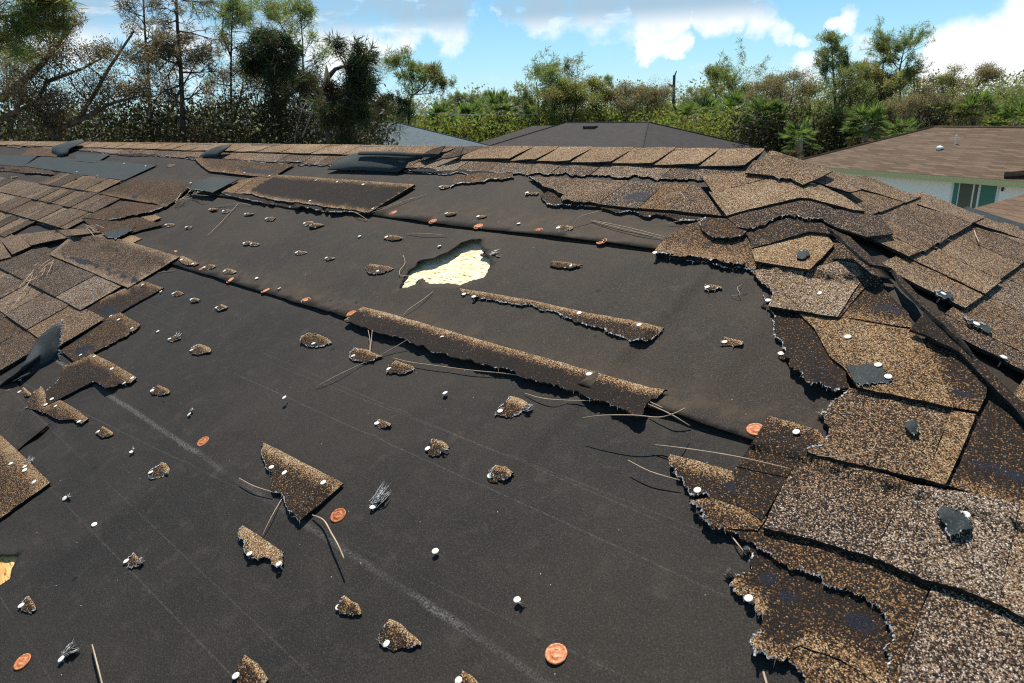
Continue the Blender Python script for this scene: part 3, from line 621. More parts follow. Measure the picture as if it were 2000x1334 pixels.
sheet('shingle_scrap', [(1830, 998, T), (1850, 994, T), (1880, 998, T), (1898, 1014, T), (1896, 1028, T), (1870, 1042, T), (1855, 1046, T), (1843, 1020, T)], .030, .004, mat='shingle underside', plane=1, curls=[(1850, 1002, 25, .016), (1880, 1030, 20, .010)], nails=[(1886, 1005)], label='folded dark green scrap on the grey shingle tab')

# ---- the two long strips and the larger scraps left on the felt
sheet('shingle_strip', [(672, 625, T), (720, 642, T), (797, 664, T), (852, 688, T), (925, 706, T), (997, 726, T), (1082, 755, T), (1175, 782, T), (1212, 795, T), (1232, 807, T), (1252, 809, T), (1264, 790, T), (1303, 761), (1270, 757), (1150, 723), (1000, 681), (850, 638), (765, 613), (708, 599)], .008, .004, R=.07, tb=.026, Rb=.84, sp=10, slope_h=-.05, flat=.011,
      curls=[(1240, 805, 45, .006)], nails=[(714, 614), (740, 621), (863, 659), (978, 681), (1150, 730), (1252, 760)], tear=.004, fringe=.7, label='long dark strip with a tan top edge across the middle of the felt')
sheet('shingle_strip', [(898, 563), (960, 573), (1042, 587), (1150, 611), (1250, 628), (1297, 640, T), (1262, 666, T), (1225, 662, T), (1195, 652, T), (1145, 637, T), (1112, 621, T), (1075, 607, T), (1020, 597, T), (962, 585, T), (925, 581, T), (900, 575)], .005, .004, R=.18, tb=.022, Rb=.82, sp=8, slope_h=-.06,
      nails=[(906, 574), (925, 579), (1131, 611), (1248, 634)], tear=.005, fringe=1.6, label='narrow tapering strip with a white torn lower edge below the hole')
sheet('shingle_scrap', [(509, 861), (560, 886), (620, 917), (670, 944), (630, 980), (585, 1017, T), (566, 998, T), (555, 975, T), (532, 962, T), (529, 942, T), (531, 922, T), (522, 915, T), (512, 892, T)], .008, .004, R=.22, tb=.034, Rb=.82, sp=9, curls=[(585, 1010, 40, .007), (512, 865, 20, .004)], nails=[(530, 912), (555, 923), (631, 942)], tear=.005, fringe=1.3, label='largest torn scrap on the lower felt, with three nails')
sheet('shingle_scrap', [(475, 1026), (515, 1052), (554, 1078, T), (551, 1103, T), (537, 1104, T), (530, 1086, T), (495, 1090, T), (482, 1085, T), (466, 1045, T), (467, 1032, T)], .009, .004, R=.45, tb=.05, Rb=.76, sp=8, nails=[(487, 1081, .005), (544, 1101, .006)], tear=.004, fringe=1.3, curls=[(480, 1040, 20, .006)], label='hook shaped scrap with two nails, low on the felt')
# ---- small nailed scraps
def scrap(x, y, w, hgt, nx=-.2, ny=.3, R=.26, fib=1.25):
    e = 1.0; p0 = np.array(uv(x, y)); J = np.array([np.array(uv(x + e, y)) - p0, np.array(uv(x, y + e)) - p0]).T
    I = np.linalg.inv(J); eu, ev = np.abs(I[:, 0]), np.abs(I[:, 1])           # px per metre along u and v
    sv = min(max(hgt * .80 / ev[1], .022), .085); su = min(max((w - sv * ev[0] * .35) / eu[0], .026), .12)
    pts = []
    for a_, c_, tn in ((-.5, .42, 0), (-.12, .5, 0), (.26, .48, 0), (.5, .40, 1), (.44, .02, 1), (.22, -.34, 1), (-.08, -.48, 1), (-.34, -.40, 1), (-.5, -.04, 1)):
        P_ = p0 + np.array([(a_ + rng.uniform(-.07, .07)) * su, (c_ + rng.uniform(-.07, .07)) * sv]); X, Y = px_of(pt(P_[0], P_[1], .004)); pts.append((X, Y, T) if tn else (X, Y))
    big = max(su, sv)
    o = sheet('shingle_scrap', pts, .0035, .003, R=R, tb=sv * .34, Rb=.86, plane=1, tear=.0035, fringe=fib, sp=max(2.2, min(7, w / 6)), wav=.003, curls=[(x + w * .4, y + hgt * .1, w * .35, rng.uniform(.001, .004)), (x - w * .4, y - hgt * .2, w * .3, rng.uniform(0, .003))])
    if nx is not None:
        q = p0 + np.array([nx * su, -ny * sv]); X, Y = px_of(pt(q[0], q[1], .01)); nail(X, Y, o, .0050, 1, .15)
    return o
for a in [(312, 766, 30, 19), (390, 686, 34, 21), (205, 848, 27, 17), (312, 924, 30, 30), (263, 1101, 30, 24), (57, 1188, 22, 18), (680, 1190, 40, 32), (775, 1252, 70, 60, -.05, .3), (488, 1325, 62, 50), (912, 1333, 36, 30),
          (748, 831, 26, 15), (853, 878, 42, 32), (976, 930, 42, 38), (1000, 801, 58, 48), (779, 723, 50, 28), (710, 698, 58, 26), (616, 668, 68, 24, .15, .3), (409, 524, 20, 13), (448, 532, 22, 11),
          (484, 477, 14, 9), (498, 479, 18, 8), (588, 496, 21, 9), (645, 507, 17, 7), (737, 528, 64, 20, .2, .3), (1104, 520, 64, 13, .25, .3), (1392, 565, 36, 14), (1428, 672, 44, 20), (767, 466, 36, 11), (603, 438, 16, 10), (617, 442, 26, 11),
          (528, 429, 18, 8), (486, 420, 16, 7), (443, 414, 15, 7), (370, 446, 12, 6), (332, 441, 18, 8), (952, 497, 26, 14), (1102, 448, 36, 13), (1038, 380, 27, 8), (880, 420, 22, 8), (941, 426, 18, 8), (433, 603, 18, 13), (382, 588, 16, 9), (348, 576, 20, 11), (342, 664, 18, 15),
          (50, 770, 22, 12), (1537, 692, 28, 30), (20, 352, 14, 5), (28, 347, 10, 5), (417, 411, 16, 7), (868, 367, 20, 8), (333, 325, 26, 6, None)]:
    scrap(*a)
# tufts of bare glass fibre
def tuft(x, y, dx, dy, n, spread, parent):
    fv = []; ff = []
    for i in range(n):
        a = rng.uniform(-spread, spread); s_ = rng.uniform(.35, 1.0); ex, ey = x + (dx * math.cos(a) - dy * math.sin(a)) * s_, y + (dx * math.sin(a) + dy * math.cos(a)) * s_
        L = math.hypot(dx, dy); bx, by = x + rng.uniform(-.15, .15) * L, y + rng.uniform(-.15, .15) * L; mx, my = (bx + ex) / 2 + rng.uniform(-.1, .1) * L, (by + ey) / 2 + rng.uniform(-.1, .1) * L
        w = rng.uniform(.35, .9); k = len(fv); h0 = surf(*uv(x, y)) + .003
        fv += [hit(bx, by, h0, 1)[0], hit(mx + w, my + w, h0 + rng.uniform(.001, .008), 1)[0], hit(mx - w, my - w, h0 + rng.uniform(.001, .008), 1)[0], hit(ex, ey, h0 + rng.uniform(0, .006), 1)[0]]
        ff += [(k, k + 1, k + 2), (k + 1, k + 3, k + 2)]
    o = mesh_obj('fibre_tuft', fv, ff, 'glass fibre', parent); o['kind'] = 'stuff'; return o
for a in [(728, 988, 38, -46, 60, .28), (122, 1280, 34, -26, 45, .4), (268, 1100, 16, -12, 24, .4), (130, 972, 10, -10, 12, .5), (345, 660, 5, -14, 14, .5), (372, 806, 6, -12, 14, .4), (258, 880, 4, -10, 10, .5), (1012, 1175, 14, 6, 14, .5), (52, 908, 14, -18, 26, .4), (1020, 800, 26, -8, 26, .4), (320, 925, 14, -4, 8, .6), (860, 878, 20, 4, 12, .5), (962, 930, -8, -18, 14, .5), (320, 778, 0, 1, 3, .5), (960, 497, 20, -6, 14, .5), (1430, 1125, -18, -20, 40, .6), (1460, 1080, -10, -16, 40, .8), (1360, 985, -16, -10, 36, .5), (1607, 815, -10, -20, 30, .5)]:
    tuft(*a, house)
for x, y, hh in [(850, 1076, .008), (1010, 1171, .008), (555, 776, .016), (869, 767, .007), (545, 563, .005), (501, 543, .005), (184, 1024, .004), (308, 647, .004), (1013, 436, .005), (858, 480, .005), (702, 461, .005), (126, 973, .005), (369, 809, .006), (257, 882, .006), (728, 990, .006), (119, 1287, .007), (371, 446, .005), (48, 918, .011), (39, 741, .006)]:
    nail(x, y, house, hh, 1, .3)
for x, y in [(1086, 1276), (660, 1006), (396, 862), (1476, 838), (82, 838), (15, 762), (43, 1292), (686, 613), (597, 586), (518, 567), (449, 547), (392, 526), (347, 509), (339, 493), (291, 469), (768, 415), (845, 432), (934, 442), (1051, 451), (1175, 471)]:
    washer(x, y, house, .003 if y > 600 else .001)

# ---- ridge caps and hip caps
def ridge_profile(vd, h0):
    """cross-section of a cap bent over the ridge: list of (front offset y, z) points in the plane across the ridge"""
    ca, sa = math.cos(SLOPE), math.sin(SLOPE); P = []
    for d in (vd, vd * .75, vd * .5, vd * .28): hd = h0 * (.3 + .7 * d / vd); P.append(np.array([-d * ca - sa * hd, -d * sa + ca * hd]))
    top = h0 * 1.0 + .004
    for t in np.linspace(-.018, .018, 5): P.append(np.array([t - sa * h0 * .3 * np.sign(t) * .8, ca * h0 * .3 + .003 - .36 * abs(t) - 1.5 * t * t]))
    for d in (.06, .1, .15): P.append(np.array([d * ca + sa * h0 * .6, -d * sa + ca * h0 * .6]))
    return P
RB = O + V * VR
def ridge_cap(u0, u1, vd, h0, h1, R, G, skew=0.0, sd=0):
    co = []; fa = []; tone = []; nu = 7; n = 0
    for i in range(nu):
        t = i / (nu - 1); hh = h0 + (h1 - h0) * t
        pr = ridge_profile(vd * (1 + .05 * noise.noise((sd, t * 2, 1))), hh); n = len(pr)
        for j, (y, z) in enumerate(pr):
            wv = .0022 * noise.noise((u0 * 9 + t * 2, j * .5, sd)); co.append(RB + np.array([u0 + (u1 - u0) * t + skew * (j / n - .5) + .0015 * noise.noise((j * 1.7, i, sd)), y, z + wv])); tone.append((R, G, 0))
    k = len(co); co += [p - np.array([0, 0, .0045]) for p in co]; tone += tone
    for i in range(nu - 1):
        for j in range(n - 1):
            a = i * n + j; fa.append((a, a + n, a + n + 1, a + 1)); fa.append((k + a, k + a + 1, k + a + n + 1, k + a + n))
    fm = [0, 2] * ((nu - 1) * (n - 1)); r = [(i * n, (i + 1) * n) for i in range(nu - 1)] + [((nu - 1) * n + j, (nu - 1) * n + j + 1) for j in range(n - 1)] + [((i + 1) * n + n - 1, i * n + n - 1) for i in range(nu - 1)] + [(j + 1, j) for j in range(n - 1)]
    for a, c_ in r:
        q = len(co); co += [co[a], co[c_], co[k + c_], co[k + a]]; tone += [(R, G, 0)] * 4; fa.append((q + 3, q + 2, q + 1, q)); fm.append(1)
    return mesh_obj('ridge_cap', co, fa, ['shingle granules', 'bitumen edge', 'shingle underside'], house, fm, True, np.array(tone))
joints = [-1.869, -1.741, -1.585, -1.411, -1.253, -1.099, -.955]
for i in range(len(joints) - 1):
    ridge_cap(joints[i] - .03, joints[i + 1], .140, .018, .027, rng.uniform(.66, .76), .12, -.02, i)
ridge_cap(-2.17, -1.869, .138, .018, .028, .66, .12, -.02, 20)
ridge_cap(-2.30, -2.14, .10, .010, .018, .34, .1, .03, 21)
ridge_cap(-2.40, -2.28, .09, .010, .018, .55, .1, .03, 24)
u = -2.38
k = 0
while u > -13.3:
    w = rng.uniform(.26, .32)
    ridge_cap(u - w - .02, u, .125 + rng.uniform(-.004, .004), .0185, .0210, rng.uniform(.64, .74), rng.uniform(.0, .15), -.02, 30 + k); u -= w; k += 1
# torn flaps hanging over the ridge, underside up
def flap(pts, label, mat='shingle underside', thick=.004):
    P3 = [hit(x, y, h, 1)[0] for x, y, h in pts]; c_ = sum(P3) / len(P3); n = len(P3)
    mid = [(p + c_) / 2 + N * .004 for p in P3]
    vs = P3 + mid + [c_ + N * .006]; fs = [(i, (i + 1) % n, n + (i + 1) % n, n + i) for i in range(n)] + [(n + i, n + (i + 1) % n, 2 * n) for i in range(n)]
    o = mesh_obj('shingle', vs, fs, [mat, 'bitumen edge'], house, smooth=True); q = o.modifiers.new('s', 'SOLIDIFY'); q.thickness = thick; q.material_offset_rim = 1; o['label'] = label; return o
flap([(640, 332, .02), (655, 318, .035), (672, 307, .045), (700, 299, .055), (760, 300, .055), (820, 303, .05), (828, 308, .04), (797, 318, .03), (790, 330, .02), (777, 338, .012), (740, 335, .015), (700, 333, .018)], 'broad dark green torn flap lying below the ridge')
flap([(702, 297, .066), (760, 297, .066), (862, 303, .06), (850, 308, .055), (760, 304, .06), (700, 303, .06)], 'blue grey folded edge of the broad flap')
flap([(389, 306, .02), (400, 298, .03), (412, 292, .04), (430, 285, .05), (453, 283, .05), (440, 294, .04), (425, 306, .025), (405, 307, .018)], 'small grey green flap hanging from the ridge')
flap([(102, 287, .04), (130, 278, .05), (160, 272, .055), (166, 277, .05), (136, 291, .04), (133, 301, .02), (122, 305, .015), (110, 304, .012), (102, 297, .02)], 'crumpled dark flap at the left end of the ridge')
sheet('shingle', [(815, 306), (845, 290), (870, 284), (858, 300), (830, 312, T)], .034, .004, R=.2, plane=1, fringe=1.4)
sheet('shingle', [(852, 312), (900, 292), (906, 286), (898, 304), (870, 310, T)], .036, .004, R=.3, plane=1, fringe=1.4)
# the cap that bends down over the apex and those down the hip (they wrap onto the end slope)
hc = dict(tear=.004)
sheet('hip_cap', [(1457, 449), (1500, 437), (1557, 420), (1608, 436), (1640, 458), (1610, 455), (1580, 452), (1520, 470), (1467, 485, T)], .022, .006, R=.22, G=.2, fringe=1.2)
sheet('hip_cap', [(1414, 420), (1480, 404), (1560, 385), (1582, 386), (1667, 407), (1720, 424), (1745, 456), (1690, 462), (1640, 446), (1612, 434, T), (1557, 417, T), (1510, 430, T), (1462, 446), (1440, 444)], .031, .005, R=.30, G=.35, Rg=.30, fringe=.9)
sheet('hip_cap', [(1384, 374), (1392, 376), (1450, 362), (1510, 346), (1565, 358), (1600, 360), (1648, 382), (1690, 412), (1667, 410), (1582, 387), (1560, 386), (1480, 405), (1419, 421), (1400, 397)], .038, .005, R=.70, G=.15, fringe=0)
sheet('hip_cap', [(1366, 342), (1457, 336), (1508, 345), (1450, 361), (1392, 376), (1380, 358)], .036, .005, R=.66, G=.1, fringe=0)
sheet('hip_cap', [(1455, 337), (1480, 316), (1504, 294), (1514, 295), (1570, 313), (1627, 333), (1600, 347), (1568, 361), (1547, 351, T), (1510, 343)], .050, .005, R=.62, G=.2, fringe=.8, label='cap shingle bent over the right end of the ridge', curls=[(1620, 333, 40, .012)])
sheet('hip_cap', [(1580, 352), (1626, 334), (1652, 350), (1682, 370), (1660, 375), (1630, 367)], .034, .004, R=.55, G=.2, fringe=0, curls=[(1670, 370, 25, .012)])

# ---- the hip end slope to the right
def e_pt(y, s, h=.004): return AP + np.array([s * math.cos(SLOPE), y, -s * math.sin(SLOPE)]) + N2 * h
def far_y(s): return float(np.interp(s, [0, .27, .39, .5, .66, 1.2, 5], [0, .02, .16, .235, .30, .6, 3]))
def near_y(s): return -s * math.cos(SLOPE) * 1.0
ez = [e_pt(near_y(5.4), 5.4, 0), e_pt(0, 0, 0), e_pt(.02, .27, 0), e_pt(.235, .5, 0), e_pt(.6, 1.2, 0), e_pt(3.2, 5.4, 0)]
mesh_obj('underlayment', ez + [p - N2 * .004 for p in ez], [(5, 4, 3, 2, 1, 0), (6, 7, 8, 9, 10, 11)], 'roofing felt', house)
es = [.255, .395, .553, .712, .872, 1.03, 1.19, 1.35, 1.51]
re = random.Random(21)
for i in range(len(es) - 1):
    s0, s1 = es[i] - .02, es[i + 1]; y = far_y(s1) + .02; yn = near_y((s0 + s1) / 2) + (.06 if i < 3 else .05)
    while y > yn:
        w = re.uniform(.10, .22); ya = max(yn, y - w); ya = yn if ya - yn < .05 else ya
        jit = .006 * re.uniform(-1, 1)
        q = [px_of(e_pt(a, s_, .012)) for a, s_ in ((ya + .003, s0), (y, s0), (y, s1), (ya + .003, s1 + jit))]
        if all((e_pt(a, s_) - CAM) @ M[:, 2] > .2 for a, s_ in ((ya, s1), (y, s1), (ya, s0))):
            sheet('shingle', q, .010 + .004 * (re.random() < .5), .006, R=re.uniform(.40, .64), G=re.uniform(0, .4), plane=2, fringe=.5 if i < 3 else 0, sp=14, slope_h=-.05)
        y = ya
# pale hip caps along the far edge of the end slope
for a, c_ in ((.16, .40), (.42, .72)):
    q = [px_of(e_pt(far_y(s_) + d, s_, .016)) for s_, d in ((a, -.09), (a, .03), (c_, .03), (c_, -.11))]
    sheet('hip_cap', q, .016, .005, R=.62, G=.2, plane=2, fringe=0)
sheet('hip_cap', [px_of(e_pt(far_y(s_) + d, s_, .02)) for s_, d in ((.50, -.02), (.50, .05), (.80, .06), (.80, -.03))], .016, .004, mat='shingle underside', plane=2, fringe=.5)
# dark folded strip along the near hip line; hip shadow painted into its tone
sheet('hip_cap', [(1777, 643), (1795, 622), (1810, 606), (1832, 625), (1900, 692), (1960, 750), (2030, 815), (2040, 870), (1985, 800), (1930, 746), (1872, 686), (1812, 656)], .028, .006, R=.16, plane=1, fringe=.6, curls=[(1800, 620, 40, .012)])
sheet('hip_cap', [(1618, 444), (1660, 462), (1700, 500), (1742, 524), (1700, 516), (1668, 490)], .030, .006, R=.2, plane=2, fringe=.7)
sheet('hip_cap', [(1742, 524), (1780, 560), (1812, 600), (1858, 632), (1900, 690), (1850, 640), (1800, 598), (1760, 556)], .028, .006, R=.2, plane=2, fringe=.5)
sheet('shingle_scrap', [(1826, 567, T), (1840, 562, T), (1858, 570, T), (1862, 580, T), (1845, 584, T), (1830, 576, T)], .02, .004, mat='shingle underside', plane=2, nails=[(1843, 573)])
sheet('shingle_scrap', [(1884, 619, T), (1900, 622, T), (1930, 640, T), (1936, 646, T), (1910, 642, T), (1890, 630, T)], .02, .004, mat='shingle underside', plane=2, nails=[(1908, 632)])
nail(1961, 697, house, .016, 2)

# ---- the row of caps half buried at the left edge
for i, (a, c_) in enumerate((((-60, 472), (0, 468)), ((0, 467), (38, 458)), ((36, 458), (108, 449)), ((106, 449), (175, 446)))):
    x0, y0 = a; x1, y1 = c_; hb = 36 - 9 * i if i else 40
    sheet('hip_cap', [(x0, y0), (x1, y1), (x1 + 22, y1 + hb * .85), (x0 + 24, y0 + hb + 3)], .028, .005, R=.55, G=.3, fringe=0, sp=9, plane=1, curls=[((x0 + x1) / 2 + 8, (y0 + y1) / 2 + 12, 38, .018)])

# ---- back slopes and walls of the house, out of sight behind the ridge
yb = RB[1]
bk = [(-13.6, yb, RB[2] - .004), (AP[0], yb, RB[2] - .004), (AP[0] + 4.0, yb + 4.4, RB[2] - 2.5), (-13.6, yb + 6.2, RB[2] - 2.4)]
mesh_obj('back_slope', bk + [(x, y, z - .02) for x, y, z in bk], [(0, 1, 2, 3), (7, 6, 5, 4), (0, 4, 5, 1), (1, 5, 6, 2), (2, 6, 7, 3), (3, 7, 4, 0)], 'roofing felt', house)
# ------------------------------------------------------------------ pine needles blown onto the roof
def needle(label, pts, r=.0011, group=None, bow=.006):
    n = len(pts); out = []
    P3 = []
    for i, q in enumerate(pts):
        h = q[2] if len(q) > 2 else .004 + bow * math.sin(math.pi * i / (n - 1))
        P3.append(hit(q[0], q[1], surf(*uv(q[0], q[1])) + h)[0])
    # smooth the polyline
    S = []
    for i in range(n - 1):
        p0, p1, p2, p3 = P3[max(i - 1, 0)], P3[i], P3[i + 1], P3[min(i + 2, n - 1)]
        for t in np.linspace(0, 1, 5, endpoint=False):
            S.append(.5 * ((2 * p1) + (p2 - p0) * t + (2 * p0 - 5 * p1 + 4 * p2 - p3) * t ** 2 + (3 * p1 - p0 - 3 * p2 + p3) * t ** 3))
    S.append(P3[-1]); base = S[0].copy()
    v, f = tube([p - base for p in S], [r * (.55 + .45 * math.sin(math.pi * (.12 + .8 * i / len(S)))) for i in range(len(S))], 5)
    o = mesh_obj('pine_needle', v, f, 'pine needle', None, smooth=True); o.location = base
    tag(o, label, 'pine needle', group or 'pine needles on the roof'); return o
ND = [('pine needle leaning from the middle left scrap down to bare felt', [(615, 757), (655, 735), (712, 708)]),
      ('left of two short needles hanging from the long strip', [(719, 645, .02), (723, 668), (721, 692)]), ('right of two short needles hanging from the long strip', [(727, 645, .02), (725, 668), (722, 692)]),
      ('pine needle joining a scrap to the long strip', [(738, 696), (768, 680), (796, 663, .02)]),
      ('long wavy pine needle just below the long strip', [(768, 699), (800, 707), (850, 714), (920, 723), (1000, 731), (1045, 741)]),
      ('pine needle tucked under the right half of the long strip', [(1025, 768), (1060, 778), (1110, 782), (1178, 782)]),
      ('thin needle rising from the top edge of the long strip', [(785, 618), (800, 603), (822, 588), (845, 570)]),
      ('curved needle beside the left tip of the hole', [(787, 498), (791, 514), (781, 528), (783, 538), (806, 537)]),
      ('arched needle at the right end of the long strip', [(1138, 816, .035), (1180, 811, .045), (1240, 811, .05), (1285, 815, .045), (1315, 808, .04), (1338, 797, .03)]),
      ('straight needle pointing right from the strip end', [(1266, 789, .01), (1310, 809), (1348, 832)]), ('short reddish needle at the strip end', [(1270, 785, .01), (1295, 797)]),
      ('long needle reaching onto the dark shingle at right', [(1272, 868, .012), (1340, 876, .018), (1440, 892, .022), (1545, 916, .02)]),
      ('needle sticking out of the flap left of the dark shingle', [(1227, 899, .02), (1270, 921, .018), (1328, 938, .014)]),
      ('needle entering the left side of the largest scrap', [(467, 934, .012), (495, 949, .012), (532, 961, .01)]), ('needle between the largest scrap and the hook scrap', [(550, 975), (530, 1010), (511, 1049)]),
      ('thick bent needle below the largest scrap', [(610, 1006, .006), (632, 1016, .014), (648, 1043, .022), (660, 1064, .026), (672, 1091, .028)], .0016),
      ('needle crossing the bottom edge of the photo at left', [(180, 1259, .01), (188, 1290, .012), (202, 1345, .012)], .0015), ('short white needle at the bottom edge near the right shingles', [(1491, 1312), (1500, 1345)], .0016),
      ('needle slanting down the upper left felt', [(402, 463), (432, 434), (466, 397)]), ('brown needle lying below the upper dark strip', [(408, 406), (465, 397), (490, 401)]),
      ('upper of two needles lying together on the upper felt', [(1155, 430), (1225, 444), (1303, 464)]), ('lower of two needles lying together on the upper felt', [(1154, 431), (1225, 449), (1302, 468)]),
      ('arched needle over the scrap on the upper felt', [(1118, 443), (1132, 424, .02), (1176, 411, .02)]), ('needle under the rounded flap', [(1305, 438), (1330, 431), (1372, 431)]),
      ('short straight needle on the felt above the hole', [(796, 456), (830, 456), (873, 460)]), ('needle leaving the lower right torn edge', [(1428, 1046), (1442, 1064), (1458, 1084)]),
      ('needle at the right end of the upper dark strip', [(722, 414), (770, 398), (833, 380)]), ('reddish needle beside the upper dark strip end', [(718, 418), (760, 404), (808, 386)]), ('needle under the lower corner of the upper dark strip', [(680, 410), (700, 418), (718, 430)]),
      ('looped thin needle on the orange brown shingle', [(1637, 648, .03), (1648, 660, .03), (1676, 664, .03), (1693, 652, .03), (1680, 641, .03), (1655, 645, .03)], .0006),
      ('thin needle lying across the large brown tab at right', [(1595, 889, .03), (1630, 892, .03), (1690, 884, .03), (1708, 872, .03), (1709, 858, .03)], .0008),
      ('bright short needle on the end slope', [(1903, 450, .02), (1907, 462, .02), (1913, 473, .02)], .0014), ('short needle at the left lap', [(305, 533), (342, 528)], .0012),
      ('curved hair like needle at the top right felt', [(1449, 556), (1440, 562), (1445, 575), (1428, 577)], .0006), ('looped fine needle on the course below the ridge', [(1300, 395, .03), (1318, 400, .03), (1338, 390, .03), (1325, 375, .03), (1303, 382, .03), (1297, 392, .03)], .0007)]
for q in ND: needle(q[0], q[1], q[2] if len(q) > 2 else .0011)
rb = random.Random(3)
for i in range(26):
    x, y = rb.uniform(10, 100), rb.uniform(505, 590); x = 100 - (y - 500) * .95 + rb.uniform(-16, 16); a = rb.gauss(2.36, .28); L = rb.uniform(16, 46)
    needle('pine needle in the tangle on the left shingles', [(x, y, .035), (x + math.cos(a) * L * .5 + rb.uniform(-3, 3), y + math.sin(a) * L * .4, .042), (x + math.cos(a) * L, y + math.sin(a) * L * .8, .036)], .0011, 'tangle of needles on the left shingles')
for i in range(16):
    x, y = rb.uniform(325, 385), 0; y = 402 - (x - 325) * .42 + rb.uniform(-3, 3); a = rb.gauss(-.5, .3); L = rb.uniform(12, 30)
    needle('orange needle in the heap beside the folded shingle', [(x, y, .02), (x + math.cos(a) * L * .5, y + math.sin(a) * L * .5, .026), (x + math.cos(a) * L, y + math.sin(a) * L, .02)], .0014, 'needle heap beside the folded shingle')
for i in range(9):
    x, y = rb.uniform(165, 190), rb.uniform(437, 447); a = rb.gauss(.35, .3); L = rb.uniform(12, 26)
    needle('needle in the small bunch above the tar dotted shingle', [(x, y, .03), (x + math.cos(a) * L * .5, y + math.sin(a) * L * .5, .034), (x + math.cos(a) * L, y + math.sin(a) * L, .03)], .0012, 'needle bunch above the tar dotted shingle')

# ------------------------------------------------------------------ materials of the surroundings
def leaf_mat(name, c0, c1, tr=.45, dry=None):
    mt, b = new_mat(name); g = b.node('ShaderNodeNewGeometry'); r = g.outputs['Random Per Island']; P = objc(b)
    c = b.mix(r, c0, c1)
    if dry: c = b.mix(b.smooth(b.math('ADD', b.noise(P, .55, 3), b.math('MULTIPLY', r, .25)), .60, .80), c, dry)
    finish(b, c, .6, None, spec=.25, trans=tr)
leaf_mat('pine foliage', (.085, .135, .048), (.18, .24, .095), .6, (.16, .125, .06))
leaf_mat('dark pine foliage', (.016, .036, .017), (.055, .090, .036), .38, (.07, .052, .03))
leaf_mat('olive foliage', (.11, .14, .042), (.23, .255, .09), .6, (.19, .155, .085))
leaf_mat('dry foliage', (.11, .105, .062), (.24, .215, .14), .58)
leaf_mat('storm browned foliage', (.07, .058, .038), (.18, .15, .10), .5)
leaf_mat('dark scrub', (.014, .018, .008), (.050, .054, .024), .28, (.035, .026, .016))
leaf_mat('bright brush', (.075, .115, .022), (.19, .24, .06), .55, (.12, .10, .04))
leaf_mat('palm frond', (.045, .09, .024), (.13, .19, .055), .5)
leaf_mat('dead frond', (.12, .085, .04), (.24, .18, .09), .35)
leaf_mat('far wood', (.10, .14, .06), (.20, .235, .11), .5, (.15, .125, .085))
mt, b = new_mat('bark'); P = objc(b); mp = b.node('ShaderNodeMapping', i_Vector=P); mp.inputs['Scale'].default_value = (9, 9, 2.2); n = b.noise(mp.outputs[0], 1, 5, .65)
finish(b, b.ramp(n, [(.3, (.030, .022, .017)), (.55, (.095, .070, .052)), (.75, (.17, .13, .10))]), .9, n, .8, .03)
mt, b = new_mat('pale bark'); P = objc(b); n = b.noise(P, 6, 5, .65)
finish(b, b.ramp(n, [(.3, (.10, .085, .07)), (.6, (.24, .21, .175)), (.8, (.36, .32, .27))]), .9, n, .6, .02)
mt, b = new_mat('splintered wood'); P = objc(b); finish(b, b.mix(b.noise(P, 14, 4), (.55, .33, .14), (.70, .50, .28)), .8)
mt, b = new_mat('ground cover'); P = objc(b); n = b.noise(P, .35, 6, .65); c = b.ramp(n, [(.35, (.14, .14, .085)), (.5, (.23, .22, .145)), (.65, (.34, .31, .23))]); finish(b, c, .95, b.noise(P, 6, 4), .5, .05)
def roof_mat(name, c0, c1, c2, course=.14):
    mt, b = new_mat(name); P = objc(b); s = b.node('ShaderNodeSeparateXYZ', i_0=P)
    br = b.node('ShaderNodeTexBrick', i_Vector=b.node('ShaderNodeCombineXYZ', i_0=b.math('ADD', s.outputs[0], s.outputs[1]), i_1=b.math('MULTIPLY', s.outputs[2], 2.6), i_2=0.0).outputs[0])
    br.inputs['Scale'].default_value = 1.0; br.inputs['Brick Width'].default_value = .33; br.inputs['Row Height'].default_value = course; br.inputs['Mortar Size'].default_value = .008
    br.inputs['Color1'].default_value = (*c0, 1); br.inputs['Color2'].default_value = (*c1, 1); br.inputs['Mortar'].default_value = (c0[0] * .4, c0[1] * .4, c0[2] * .4, 1)
    c = b.mix(b.math('MULTIPLY', b.smooth(b.noise(P, .8, 4), .45, .7), .5), br.outputs[0], c2); c = b.mix(b.math('MULTIPLY', b.noise(P, 14, 3), .6), c, (c0[0] * .55, c0[1] * .55, c0[2] * .55))
    finish(b, c, .9, b.noise(P, 60, 3), .5, .01, .2)
roof_mat('brown roof', (.10, .068, .044), (.21, .150, .102), (.15, .105, .073))
roof_mat('charcoal roof', (.045, .042, .042), (.066, .061, .060), (.056, .053, .054))
roof_mat('blue grey roof', (.105, .145, .16), (.15, .195, .215), (.13, .17, .19))
roof_mat('wing roof', (.14, .09, .058), (.20, .135, .09), (.16, .11, .075), .2)
mt, b = new_mat('stucco'); P = objc(b); n = b.noise(P, 25, 4); finish(b, b.mix(b.noise(P, 1.2, 4), (.84, .88, .86), (.88, .91, .89)), .85, n, .4, .01)
mt, b = new_mat('fascia paint'); finish(b, (.50, .50, .25), .6)
mt, b = new_mat('white frame'); finish(b, (.62, .70, .70), .5)
mt, b = new_mat('door glass'); finish(b, (.012, .045, .045), .08, None, spec=.7)
mt, b = new_mat('green blind'); finish(b, (.02, .16, .13), .35, None, spec=.5)
mt, b = new_mat('white pipe'); finish(b, (.75, .77, .75), .5)
mt, b = new_mat('dark metal'); finish(b, (.035, .03, .03), .45, None, metal=.3)
mt, b = new_mat('pole wood'); P = objc(b); finish(b, b.mix(b.noise(P, 3, 4), (.10, .075, .055), (.20, .155, .12)), .9)
mt, b = new_mat('wire'); finish(b, (.45, .44, .38), .5)
